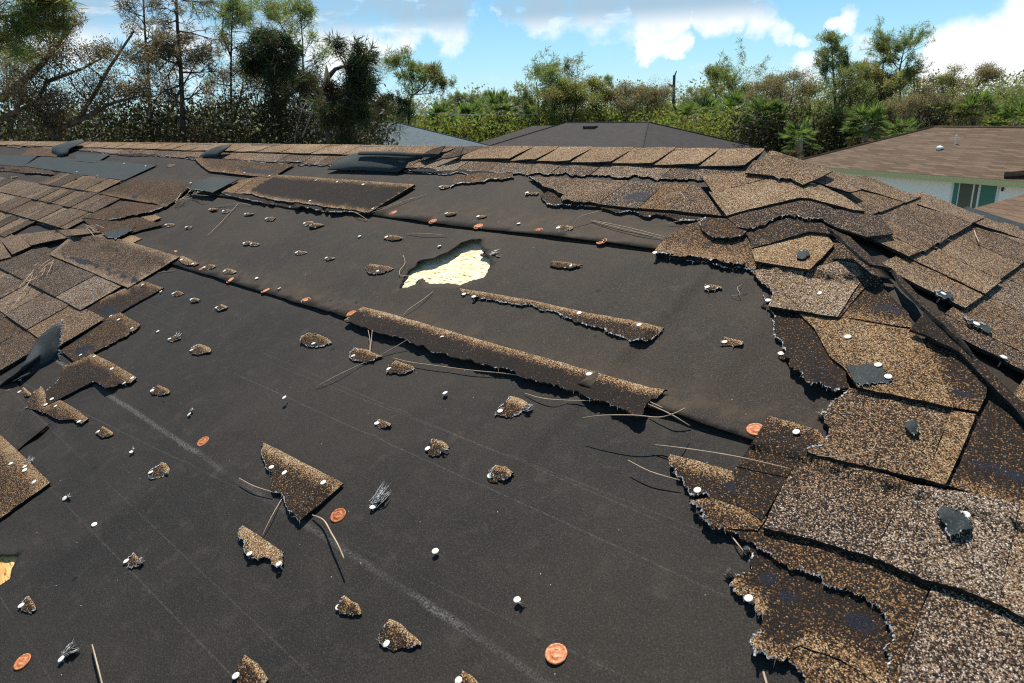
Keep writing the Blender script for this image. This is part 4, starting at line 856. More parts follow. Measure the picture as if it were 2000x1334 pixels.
mt, b = new_mat('car paint'); finish(b, (.42, .44, .46), .3, None, spec=.6)
mt, b = new_mat('car glass'); finish(b, (.01, .012, .014), .1, None, spec=.7)
mt, b = new_mat('tyre'); finish(b, (.012, .012, .012), .8)
mt, b = new_mat('road'); P = objc(b); finish(b, b.mix(b.noise(P, 30, 3), (.045, .045, .047), (.07, .07, .07)), .9)

# ------------------------------------------------------------------ ground
g = mesh_obj('ground', [(-900, -900, 0), (900, -900, 0), (900, 900, 0), (-900, 900, 0)], [(0, 1, 2, 3)], 'ground cover'); tag(g, kind='structure')
rr = M[:, 0].copy(); rr[2] = 0; rr /= np.linalg.norm(rr)          # camera right on the ground
dd = np.array([-rr[1], rr[0], 0.])                                # away from the camera
# walls under the foreground roof
def box_faces(): return [(0, 3, 2, 1), (4, 5, 6, 7), (0, 1, 5, 4), (1, 2, 6, 5), (2, 3, 7, 6), (3, 0, 4, 7)]
def prism(name, quad, z0, z1, mat, parent):
    return mesh_obj(name, [(x, y, z0) for x, y in quad] + [(x, y, z1) for x, y in quad], box_faces(), mat, parent)
prism('wall', [(-13, -3.9), (2.6, -3.9), (2.6, 7.4), (-13, 7.4)], 0, 2.75, 'stucco', house)

# ------------------------------------------------------------------ neighbouring houses
def hip_house(name, label, ra, rb_, zr, ze, slope, roof, wing=None, base=None):
    """ridge from ra to rb_ (xy); equal pitch hips"""
    e = empty(name, (*((ra + rb_) / 2)[:2], 0)); tag(e, label, 'house'); off = np.array(e.location)
    ax = (rb_ - ra); ax[2] = 0; ax = ax / np.linalg.norm(ax); pd = np.array([-ax[1], ax[0], 0]); run = (zr - ze) / slope
    c = [ra - ax * run - pd * run, rb_ + ax * run - pd * run, rb_ + ax * run + pd * run, ra - ax * run + pd * run]
    for q in c: q[2] = ze
    A = ra.copy(); A[2] = zr; B = rb_.copy(); B[2] = zr
    vs = [q - off for q in c] + [A - off, B - off] + [q - off - np.array([0, 0, .16]) for q in c]
    rf = mesh_obj('roof', vs, [(0, 1, 5, 4), (1, 2, 5), (2, 3, 4, 5), (3, 0, 4), (9, 8, 7, 6)], roof, e)
    fsc = mesh_obj('fascia', [q - off + (0, 0, -.004) for q in c] + [q - off - np.array([0, 0, .2]) for q in c], [(0, 4, 5, 1), (1, 5, 6, 2), (2, 6, 7, 3), (3, 7, 4, 0)], 'fascia paint', e)
    ins = .45; w = [c[0] + ax * ins + pd * ins, c[1] - ax * ins + pd * ins, c[2] - ax * ins - pd * ins, c[3] + ax * ins - pd * ins]
    prism('wall', [tuple((q - off)[:2]) for q in w], 0, ze - .1, 'stucco', e)
    # ridge and hip cap lines
    for p, q in ((A, B), (A, c[0]), (A, c[3]), (B, c[1]), (B, c[2])):
        v, f = tube([p - off + np.array([0, 0, .01]), q - off + np.array([0, 0, .01])], [.05, .05], 6); mesh_obj('ridge_line', v, f, roof, rf)
    return e, rf, off, ax, pd, c, w
def on_plane(px, py, p0, nrm):
    r = ray(px, py); return CAM + r * (((p0 - CAM) @ nrm) / (r @ nrm))
# grey hip roof in the middle
zr = 4.55; gh = hip_house('house', 'house with charcoal grey hip roof and a long roof vent, beyond the ridge', at_z(1105, 240, zr), at_z(1266, 239, zr), zr, 2.8, .36, 'charcoal roof')
e, rf, off, ax, pd, c, w = gh
nf = np.cross(ax, (c[0] - at_z(1105, 240, zr))); nf /= np.linalg.norm(nf); nf *= np.sign(nf[2])
p = on_plane(1153, 250, c[0], nf) - off; q = np.array([np.array([1, 1, 1])])
bx = [p + ax * sx_ * .62 + pd * sy_ * .16 + np.array([0, 0, sz]) for sz in (-.05, .13) for sx_, sy_ in ((-1, -1), (1, -1), (1, 1), (-1, 1))]
mesh_obj('roof_vent', bx, box_faces(), 'dark metal', rf)
zr2 = 4.36; wing_run = (zr2 - 2.8) / .36
A = at_z(1105, 240, 4.55) - ax * 4.2; B = A + ax * 4.9; A[2] = B[2] = zr2; cc = [A - ax * wing_run - pd * wing_run, B - pd * wing_run, B + pd * wing_run, A - ax * wing_run + pd * wing_run]
for k_ in cc: k_[2] = 2.8
mesh_obj('roof_wing', [A - off, B - off] + [k_ - off for k_ in cc] + [k_ - off - np.array([0, 0, .16]) for k_ in cc], [(2, 3, 1, 0), (4, 5, 0, 1), (5, 2, 0), (9, 8, 7, 6)], 'charcoal roof', e)
prism('wall_wing', [tuple((k_ - off)[:2]) for k_ in (cc[0] + ax * .4 + pd * .4, cc[1] + pd * .4, cc[2] - pd * .4, cc[3] + ax * .4 - pd * .4)], 0, 2.65, 'stucco', e)
# blue grey roof behind the trees
zr = 5.08; hip_house('house', 'house with pale blue grey roof beside the dark trees', at_z(650, 240, zr), at_z(772, 239, zr), zr, 3.0, .36, 'blue grey roof')
# brown roofed house with white green wall on the right
corner = at_z(1600, 322, 2.85); eb = at_z(1962, 347, 2.85); ea = eb - corner; ea[2] = 0; ea /= np.linalg.norm(ea); ep = np.array([-ea[1], ea[0], 0])
best = min(((np.linalg.norm((at_z(1825, 248, z) - ea * (z - 2.85) / .36 - ep * (z - 2.85) / .36 - corner)[:2]), z) for z in np.arange(3.3, 5.4, .02)))
zr = float(best[1]); ra = at_z(1825, 248, zr)
e, rf, off, ax, pd, c, w = hip_house('house', 'house with brown shingle roof, pale green white wall and sliding door', ra, ra + ea * 9, zr, 2.85, .36, 'brown roof')
wp, wnn = w[0], pd
def on_wall(px, py, out=0.0): return on_plane(px, py, wp - wnn * out, wnn) - off
def wall_panel(name, x0, x1, y0, z1, out, mat, parent, th=.05):
    a, b_ = on_wall(x0, y0, out), on_wall(x1, y0, out); top = (a[2] + b_[2]) / 2; pts = []
    for z in (z1, top):
        for p_, s_ in ((a, 0), (b_, 0), (b_, 1), (a, 1)):
            q_ = p_.copy(); q_[2] = z; pts.append(q_ + wnn * th * s_)
    return mesh_obj(name, pts, box_faces(), mat, parent)
dr = wall_panel('sliding_door', 1860, 1954, 354, .15, .03, 'white frame', e, .08)
for x0, x1, mm in ((1864, 1873, 'green blind'), (1876, 1902, 'door glass'), (1905, 1913, 'door glass'), (1918, 1948, 'green blind')): wall_panel('pane', x0, x1, 358, .22, .045, mm, dr, .02)
wall_panel('mullion', 1902, 1905, 357, .2, .06, 'white frame', dr, .03); wall_panel('mullion', 1913, 1917, 357, .2, .07, 'white frame', dr, .03)
wall_panel('wall_lamp', 1956, 1959, 366, float(on_wall(1957, 366)[2]) - .12, .06, 'dark metal', e, .06)
nf = np.cross(ea, ra - corner); nf /= np.linalg.norm(nf); nf *= np.sign(nf[2])
p = on_plane(1834, 300, corner, nf) - off; v, f = lathe([(.09, -.1), (.09, .16), (.13, .18), (.13, .24), (.02, .3)], 12); mesh_obj('vent_pipe', [np.array(q_) + p for q_ in v], f, 'white pipe', rf)
p = on_plane(1865, 288, corner, nf) - off; v, f = lathe([(.03, -.1), (.03, .45), (.01, .46)], 8); mesh_obj('vent_pipe', [np.array(q_) + p for q_ in v], f, 'white pipe', rf)
# nearer wing of that house: eave tip at the right edge and the lower roof in front
wq = [at_z(1962, 352, 2.75), at_z(2040, 358, 2.75), at_z(2040, 330, 3.25), at_z(1962, 336, 3.1)]
mesh_obj('porch_roof', [q_ - off for q_ in wq] + [q_ - off - np.array([0, 0, .15]) for q_ in wq], box_faces(), 'brown roof', e)
p0 = at_z(1868, 416, 3.0); p1 = at_z(2160, 336, 3.9); p2 = at_z(2330, 560, 3.0); p3 = at_z(1980, 520, 2.4); p4 = at_z(1840, 432, 2.75)
mesh_obj('wing_roof', [q_ - off for q_ in (p4, p3, p2, p1, p0)] + [q_ - off - np.array([0, 0, .15]) for q_ in (p4, p3, p2, p1, p0)], [(0, 1, 2, 3, 4), (9, 8, 7, 6, 5)] + [(i, i + 5, (i + 1) % 5 + 5, (i + 1) % 5) for i in range(5)], 'wing roof', e)

# ------------------------------------------------------------------ utility pole and wires
pb = at(1313, 260, 62); pb[2] = 0; e = empty('utility_pole', pb); tag(e, 'wooden utility pole standing above the trees behind the grey roof', 'utility pole')
tp = at(1317, 147, 62) - pb; v, f = tube([(0, 0, 0), tp * .5, tp], [.17, .15, .12], 10); mesh_obj('pole', v, f, 'pole wood', e)
v, f = tube([tp - rr * .12 - (0, 0, .9), tp - rr * .45 - (0, 0, .75)], [.10, .09], 8); mesh_obj('transformer', v, f, 'dark metal', e)
v, f = tube([tp - (0, 0, .15), tp + rr * .18 + (0, 0, .35)], [.06, .05], 6); mesh_obj('insulator', v, f, 'dark metal', e)
def wire(label, a, b_, sag):
    S = [a + (b_ - a) * t - np.array([0, 0, sag * 4 * t * (1 - t)]) for t in np.linspace(0, 1, 17)]
    v, f = tube([p_ - a for p_ in S], [.022] * 17, 5); o = mesh_obj('overhead_wire', v, f, 'wire'); o.location = a; tag(o, label, 'wire', 'wires on the utility pole')
hk = at(1314, 193, 62); wire('thin wire running left from the utility pole', at(800, 218, 52), hk, .7); wire('thin wire running right from the utility pole', hk, at(1800, 198, 58), .5)
# ------------------------------------------------------------------ trees
tr = np.random.default_rng(5)
def unit(a): return a / (np.linalg.norm(a, axis=-1, keepdims=True) + 1e-9)
class Foliage:
    def __init__(s): s.v = []; s.t = []; s.n = 0
    def add(s, v, t): s.v.append(v); s.t.append(t + s.n); s.n += len(v)
    def tris(s, base, d, L, W):
        """base (n,3), direction (n,3), lengths, widths -> slim leaf triangles pairs"""
        n = len(base); d = unit(d); a = unit(np.cross(d, tr.normal(size=(n, 3)))); L = np.broadcast_to(L, n)[:, None]; W = np.broadcast_to(W, n)[:, None]
        mid = base + d * L * .45
        v = np.stack([base, mid + a * W * .5, mid - a * W * .5, base + d * L], 1).reshape(-1, 3)
        i = np.arange(n)[:, None] * 4; s.add(v, np.concatenate([i + [0, 1, 2], i + [1, 3, 2]], 0))
    def needles(s, c, size, n, up=.3, w=.10, droop=0.0, wind=(0, 0, 0)):
        for q in c:
            d = tr.normal(size=(n, 3)); d[:, 2] += up - droop; d += np.asarray(wind); s.tris(q + tr.normal(size=(n, 3)) * size * .18, d, size * tr.uniform(.55, 1.1, n), size * w)
    def leafy(s, c, rad, n, leaf, flat=.7):
        for q in c:
            p = unit(tr.normal(size=(n, 3))) * (tr.random((n, 1)) ** .45) * rad * .85; p[:, 2] *= flat; s.tris(q + p, tr.normal(size=(n, 3)) + [0, 0, -.25], leaf * tr.uniform(.6, 1.2, n), leaf * .55)
    def build(s, name, mat, parent): return tri_obj(name, np.concatenate(s.v), np.concatenate(s.t), mat, parent)
def curve(p, d, L, k, bend, wob_):
    pts = [p.copy()]; d = unit(d)
    for i in range(k):
        d = unit(d + np.asarray(bend) / k + tr.normal(size=3) * wob_); pts.append(pts[-1] + d * L / k)
    return pts
def tree(name, label, depth, stems, leaf='pine foliage', kind='needle', nb=16, t0=.45, L=1.6, ns=3, cl=2, size=.35, nn=26, bark='bark', bend=(0, 0, .4), group=None, shape='round', droop=0.0, wind=(0, 0, 0), spread=1.0, category='tree', up=.25, twigs=True, thick=1.0, cw=.10):
    """stems: list of pixel polylines (bottom to top) with base radius in m; the first point is carried down to the ground"""
    if kind == 'needle' and depth > 40: size *= .64; ns += 2; nn = int(nn * .85); cw = .085
    base = at(*stems[0][0][0], depth); base[2] = 0
    e = empty(name, base); tag(e, label, category, group); TV = []; TF = []; fo = Foliage()
    def put(pts, rad, k=6):
        v, f = tube([p - base for p in pts], rad, k); o_ = len(TV); TV.extend(v); TF.extend([tuple(i + o_ for i in q) for q in f])
    lower = .42 * L * F / depth if depth > 40 else 0
    for pxs, r0 in stems:
        pxs0 = pxs; ya_, yb_ = pxs[0][1], pxs[-1][1]
        if lower: pxs = [(q[0], q[1] + lower * max(0, min(1, (ya_ - q[1]) / max(1, ya_ - yb_)))) + tuple(q[2:]) for q in pxs]
        P_ = [at(x, y, depth + (q[0] if q else 0)) for x, y, *q in pxs]; g0 = P_[0].copy()
        if pxs0 is stems[0][0]: g0[2] = -.1; P_ = [g0] + P_
        n = len(P_); lens = np.cumsum([0] + [np.linalg.norm(P_[i + 1] - P_[i]) for i in range(n - 1)]); tot = lens[-1]
        put(P_, [max(.012, r0 * (1 - .82 * l / tot)) * thick for l in lens], 8)
        for j in range(nb):
            t = t0 + (1 - t0) * ((j + tr.random()) / nb) ** .9; l = t * tot; k = min(n - 2, int(np.searchsorted(lens, l) - 1)); k = max(k, 0)
            p = P_[k] + (P_[k + 1] - P_[k]) * ((l - lens[k]) / (lens[k + 1] - lens[k] + 1e-9)); q = (t - t0) / (1 - t0)
            sh = {'round': math.sin(math.pi * (.18 + .80 * q)) ** .8, 'umbrella': .55 + .6 * q - .45 * max(0, q - .85) / .15, 'cone': 1.1 - .85 * q, 'even': .8}[shape]
            a = tr.uniform(0, 2 * math.pi); d = np.array([math.cos(a), math.sin(a), tr.uniform(up - .2, up + .5)]) * [spread, spread, 1] + np.asarray(wind) * .6
            Lb = L * sh * tr.uniform(.65, 1.2); c = curve(p, d, Lb, 4, np.asarray(bend) + [0, 0, -droop * .8], .14); rb0 = max(.010, r0 * .26 * (1 - .5 * q)) * thick
            put(c, [rb0, rb0 * .8, rb0 * .6, rb0 * .45, rb0 * .2], 5); ends = [c[-1], c[-2] * .5 + c[-1] * .5]
            for s_ in range(ns):
                q0 = c[1 + s_ % 3] if s_ else c[2]; d2 = unit(c[-1] - c[0]) + tr.normal(size=3) * .65 + [0, 0, .15 - droop]; c2 = curve(q0, d2, Lb * tr.uniform(.35, .6), 3, np.asarray(bend) * .5 + [0, 0, -droop], .15)
                if twigs: put(c2, [rb0 * .5, rb0 * .4, rb0 * .3, rb0 * .12], 4)
                ends += [c2[-1]] + ([c2[-2]] if cl > 1 else [])
            ends = [x - base for x in ends]
            if nn:
                if kind == 'needle': fo.needles(ends, size, nn, .35, cw, droop, wind)
                elif kind == 'leaf': fo.leafy(ends, size * 1.5, int(nn * 3.4), size * .20)
    mesh_obj('trunk', TV, TF, bark, e, smooth=True)
    if fo.n: fo.build('crown', leaf, e)
    return e
def palm(label, x, y, depth, size=1.5, nf=26, group='cabbage palms', lean=0, dead=5, y_base=None):
    c = at(x, y, depth); base = c - rr * lean; base[2] = 0; e = empty('palm_tree', base); tag(e, label, 'palm', group); c = c - base
    v, f = tube([(0, 0, -.1), c * .5 + rr * .03, c * .93, c], [.20, .17, .19, .12], 9); mesh_obj('trunk', v, f, 'pale bark', e, smooth=True)
    for nm, mat_, n, lo_, hi_ in (('frond_crown', 'palm frond', nf, -.55, 1.35), ('dead_fronds', 'dead frond', dead, -1.4, -.7)):
        fo = Foliage()
        for i in range(n):
            a = tr.uniform(0, 2 * math.pi); el = tr.uniform(lo_, hi_); d = np.array([math.cos(a) * math.cos(el), math.sin(a) * math.cos(el), math.sin(el)]); Lp = size * tr.uniform(.45, .75)
            h0 = c + d * Lp + np.array([0, 0, -.12 * Lp]); side = unit(np.cross(d, [0, 0, 1.])); upv = np.cross(side, d)
            fo.tris(c[None], (h0 - c)[None], np.linalg.norm(h0 - c), .05)
            k = 24; th = np.linspace(-1.35, 1.35, k); dirs = d[None] * np.cos(th)[:, None] + side[None] * np.sin(th)[:, None] + upv[None] * .12 + np.array([0, 0, -.25 * tr.random()]) - np.array([0, 0, .28]) * np.abs(th)[:, None] * .5
            fo.tris(np.repeat(h0[None], k, 0), dirs, size * .55 * tr.uniform(.8, 1.1, k), size * .045)
        if n: fo.build(nm, mat_, e)
    return e

# ---- dark storm-damaged stand behind the ridge on the left
tree('pine_tree', 'overhanging pine with thick green needle clumps at the top left corner', 13, [([(-150, 250), (-140, 60), (-130, -160)], .16), ([(-140, 90), (-60, 40), (40, 30), (110, 55)], .07), ([(-140, 40), (-40, -5), (60, -20), (130, 10)], .07), ([(-140, 120), (-60, 90), (10, 72)], .05)], 'pine foliage', nb=11, t0=.45, L=.75, size=.32, nn=34, cw=.05, ns=3, bend=(0, 0, -.1), up=.0)
tree('leaning_tree', 'leaning brown leaved tree with long bare limbs at far left', 17, [([(105, 262), (150, 238), (180, 190), (215, 130), (262, 60)], .13), ([(105, 262), (70, 205), (90, 160), (160, 135), (205, 110)], .08), ([(110, 255), (175, 225), (215, 203), (285, 185)], .07), ([(0, 195), (45, 158), (80, 128), (125, 72), (150, 40)], .10), ([(0, 232), (60, 205), (118, 203)], .07), ([(66, 205), (95, 225), (105, 262)], .06)],
     'storm browned foliage', 'leaf', nb=15, t0=.30, L=.95, size=.23, nn=11, ns=4, up=.35, bend=(0, 0, .5))
tree('scrub_tree', 'thin scrubby tree left of the leaning limbs', 21, [([(22, 262), (14, 180), (10, 95)], .07), ([(20, 250), (40, 190), (62, 110)], .06)], 'olive foliage', 'leaf', nb=13, t0=.3, L=1.1, size=.26, nn=12, ns=4)
tree('pine_tree', 'slim pine with sparse browned foliage, third trunk from the left', 20, [([(297, 262), (290, 150), (283, 60), (277, -60)], .10)], 'storm browned foliage', nb=15, t0=.60, L=1.05, size=.26, nn=18, ns=4, up=.1, bend=(0, 0, .1), cw=.07)
tree('pine_tree', 'tall straight dark trunk with hanging dead branches on its right side', 18, [([(358, 262), (354, 150), (347, 60), (341, -80)], .13), ([(354, 130), (342, 108), (320, 92)], .03)], 'storm browned foliage', nb=18, t0=.5, L=1.15, size=.24, nn=20, ns=4, droop=.5, wind=(.5, .35, 0), up=-.1, cw=.07)
tree('scrub_tree', 'bare twiggy tree between the two tall pine trunks at left', 21, [([(325, 262), (330, 190), (318, 120)], .06), ([(325, 240), (350, 180), (385, 120)], .05)], 'storm browned foliage', 'leaf', nb=13, t0=.35, L=1.0, size=.2, nn=7, ns=4)
tree('pine_tree', 'slender pine with a drooping green tuft near its top', 20, [([(452, 262), (451, 150), (452, 60), (456, 0)], .08), ([(451, 110), (434, 70), (436, 30), (450, 18)], .03)], 'pine foliage', nb=10, t0=.72, L=.95, size=.32, nn=26, ns=3, droop=.6, wind=(.45, .3, 0), cw=.05)
tree('scrub_tree', 'grey bushy small tree at the foot of the slender pine', 21, [([(445, 262), (440, 190), (432, 130)], .06), ([(448, 262), (470, 190), (480, 130)], .05)], 'storm browned foliage', 'leaf', nb=13, t0=.35, L=.9, size=.22, nn=10, ns=4)
tree('pine_tree', 'pine bent over to the left with dark hanging needles', 18, [([(640, 215), (600, 165), (562, 110), (541, 72), (546, 66), (556, 80)], .10), ([(575, 130), (535, 105), (505, 75), (508, 62)], .05)], 'dark pine foliage', nb=18, t0=.35, L=.95, size=.34, nn=40, ns=3, droop=.9, wind=(.1, .1, 0), up=-.2, cw=.06)
tree('pine_tree', 'dark dense pine mass in the middle of the left stand', 20, [([(545, 262), (540, 180), (525, 120), (510, 88)], .10), ([(545, 250), (560, 190), (575, 130)], .08)], 'dark pine foliage', nb=24, t0=.30, L=1.05, size=.30, nn=15, ns=4, droop=.75, cw=.06, shape='even')
tree('pine_tree', 'open crowned pine standing against the cloud above the left stand', 27, [([(594, 240), (592, 150), (591, 80), (586, 22)], .10), ([(590, 108), (560, 70), (545, 42), (538, 32)], .05)], 'pine foliage', nb=13, t0=.62, L=1.55, size=.36, nn=24, ns=3, up=.25, cw=.06)
tree('snapped_pine', 'snapped pine trunk with splintered orange top and folded crown', 16, [([(641, 270), (640, 200), (639, 150)], .15), ([(640, 152), (655, 135), (680, 128), (695, 140)], .06), ([(640, 190), (670, 186), (692, 178)], .035), ([(640, 245), (665, 236), (690, 233)], .03)], 'dark pine foliage', nb=9, t0=.45, L=.62, size=.30, nn=40, ns=3, droop=.4, wind=(.6, .35, 0), cw=.06)
sp_ = at(639, 151, 15.9); v, f = tube([sp_ - (0, 0, .35), sp_ + (0, 0, .05), sp_ + (.02, 0, .26)], [.10, .07, .01], 6)
for o in list(col.objects):
    if o.name == 'snapped_pine': mesh_obj('splintered_top', [np.array(q) - np.array(o.location) for q in v], f, 'splintered wood', o)
tree('dead_tree', 'pale bare dead stem forked in front of the snapped pine', 16, [([(575, 268), (585, 230), (600, 195)], .035), ([(590, 268), (612, 215), (635, 237)], .025)], nn=0, nb=6, t0=.4, L=.5, bark='pale bark', kind='leaf')
tree('dark_tree', 'dense dark green tree touching the blue grey roof', 22, [([(715, 270), (705, 215), (690, 165), (680, 135)], .10), ([(715, 262), (725, 230), (735, 205)], .05)], 'dark pine foliage', nb=22, t0=.25, L=1.0, size=.30, nn=15, ns=4, droop=.6, cw=.06, shape='cone')
# understory of the stand: dense brush
def brush(name, label, mat_, x0, x1, d0, d1, h0, h1, n, leaf, cat='undergrowth', clump=9):
    fo = Foliage(); m_ = n // clump
    x = tr.uniform(x0, x1, m_); dep = tr.uniform(d0, d1, m_); hh = (tr.random(m_) ** .8)
    for i in range(m_):
        p = at(x[i], 250, dep[i]); top = h0 + (h1 - h0) * (.5 + .5 * noise.noise((x[i] * .02, dep[i] * .3, 1))); p[2] = .2 + hh[i] * top
        q = p + np.clip(tr.normal(size=(clump, 3)), -1.3, 1.3) * [.35, .35, .28]; fo.tris(q, tr.normal(size=(clump, 3)) + [0, 0, .4], leaf * tr.uniform(.6, 1.3, clump), leaf * .42)
    o = fo.build(name, mat_, None); tag(o, label, cat, None, 'stuff'); return o
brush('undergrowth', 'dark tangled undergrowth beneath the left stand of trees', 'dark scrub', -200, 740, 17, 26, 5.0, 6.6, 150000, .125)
brush('undergrowth', 'yellow green brush showing between the left trunks', 'bright brush', -200, 720, 23, 30, 3.8, 5.6, 40000, .13)

# ---- middle distance
tree('bare_tree', 'thin nearly bare tree against the white cloud', 55, [([(722, 250), (724, 170), (715, 110)], .06), ([(724, 200), (740, 140), (748, 105)], .05), ([(724, 190), (706, 140), (702, 112)], .04)], 'dry foliage', 'leaf', nb=11, t0=.4, L=1.6, size=.3, nn=4, ns=4, up=.7)
tree('pine_tree', 'many branched pine with wind swept clumps right of the left stand', 53, [([(797, 262), (800, 200), (806, 165), (800, 105)], .12), ([(802, 190), (832, 158), (850, 122)], .07), ([(806, 165), (785, 130), (778, 104)], .05), ([(803, 185), (840, 180), (864, 150)], .05)], 'pine foliage', nb=9, t0=.45, L=1.7, size=.7, nn=24, ns=3, cw=.08)
tree('bush', 'dark bushy tree in front of the wind swept pine', 52, [([(770, 265), (768, 210), (765, 170)], .08)], 'dark pine foliage', nb=22, t0=.2, L=1.9, size=.6, nn=30, ns=4, cw=.1, category='bush')
tree('bush', 'olive bush between the dark trees and the blue grey roof', 54, [([(742, 262), (745, 225), (750, 190)], .06)], 'olive foliage', 'leaf', nb=14, t0=.2, L=1.5, size=.45, nn=16, ns=4, category='bush')
for lab, x, y, d, s_, nf_ in [('palm at the right end of the blue grey roof', 866, 236, 60, 1.7, 26), ('short leaning palm in front of the grey roof at its left end', 918, 238, 62, 1.7, 26), ('tallest palm behind the grey roof left end', 975, 220, 60, 2.0, 32), ('palm between the tallest palm and the wind swept pine', 935, 226, 64, 1.7, 24),
                           ('low palm behind the left slope of the grey roof', 1046, 226, 60, 1.3, 22), ('small pale palm just left of the roof vent', 1145, 232, 60, 1.1, 20), ('yellow green palm right of the roof vent', 1188, 236, 60, 1.0, 18), ('small palm at the foot of the utility pole', 1330, 232, 56, 1.3, 22),
                           ('broad palm mass right of the grey roof', 1493, 228, 44, 1.35, 46), ('small bright palm above the apex of the foreground roof', 1562, 270, 36, 1.0, 30), ('palm left of the brown roof', 1693, 242, 40, 1.25, 44), ('palm fan above the brown roof ridge', 1905, 228, 44, 1.6, 30),
                           ('low palm against the brown roof hip', 1760, 264, 36, .95, 24), ('dense palm behind the roadside beyond the utility pole', 1372, 226, 58, 1.8, 30), ('palm partly hidden between two broad palms', 1432, 222, 52, 1.7, 28), ('palm at the right edge of the photo above the brown roof', 1985, 238, 46, 1.4, 24), ('palm above the hip corner of the brown roof', 1838, 232, 46, 1.3, 24)]:
    palm(lab, x, y, d, s_, nf_)
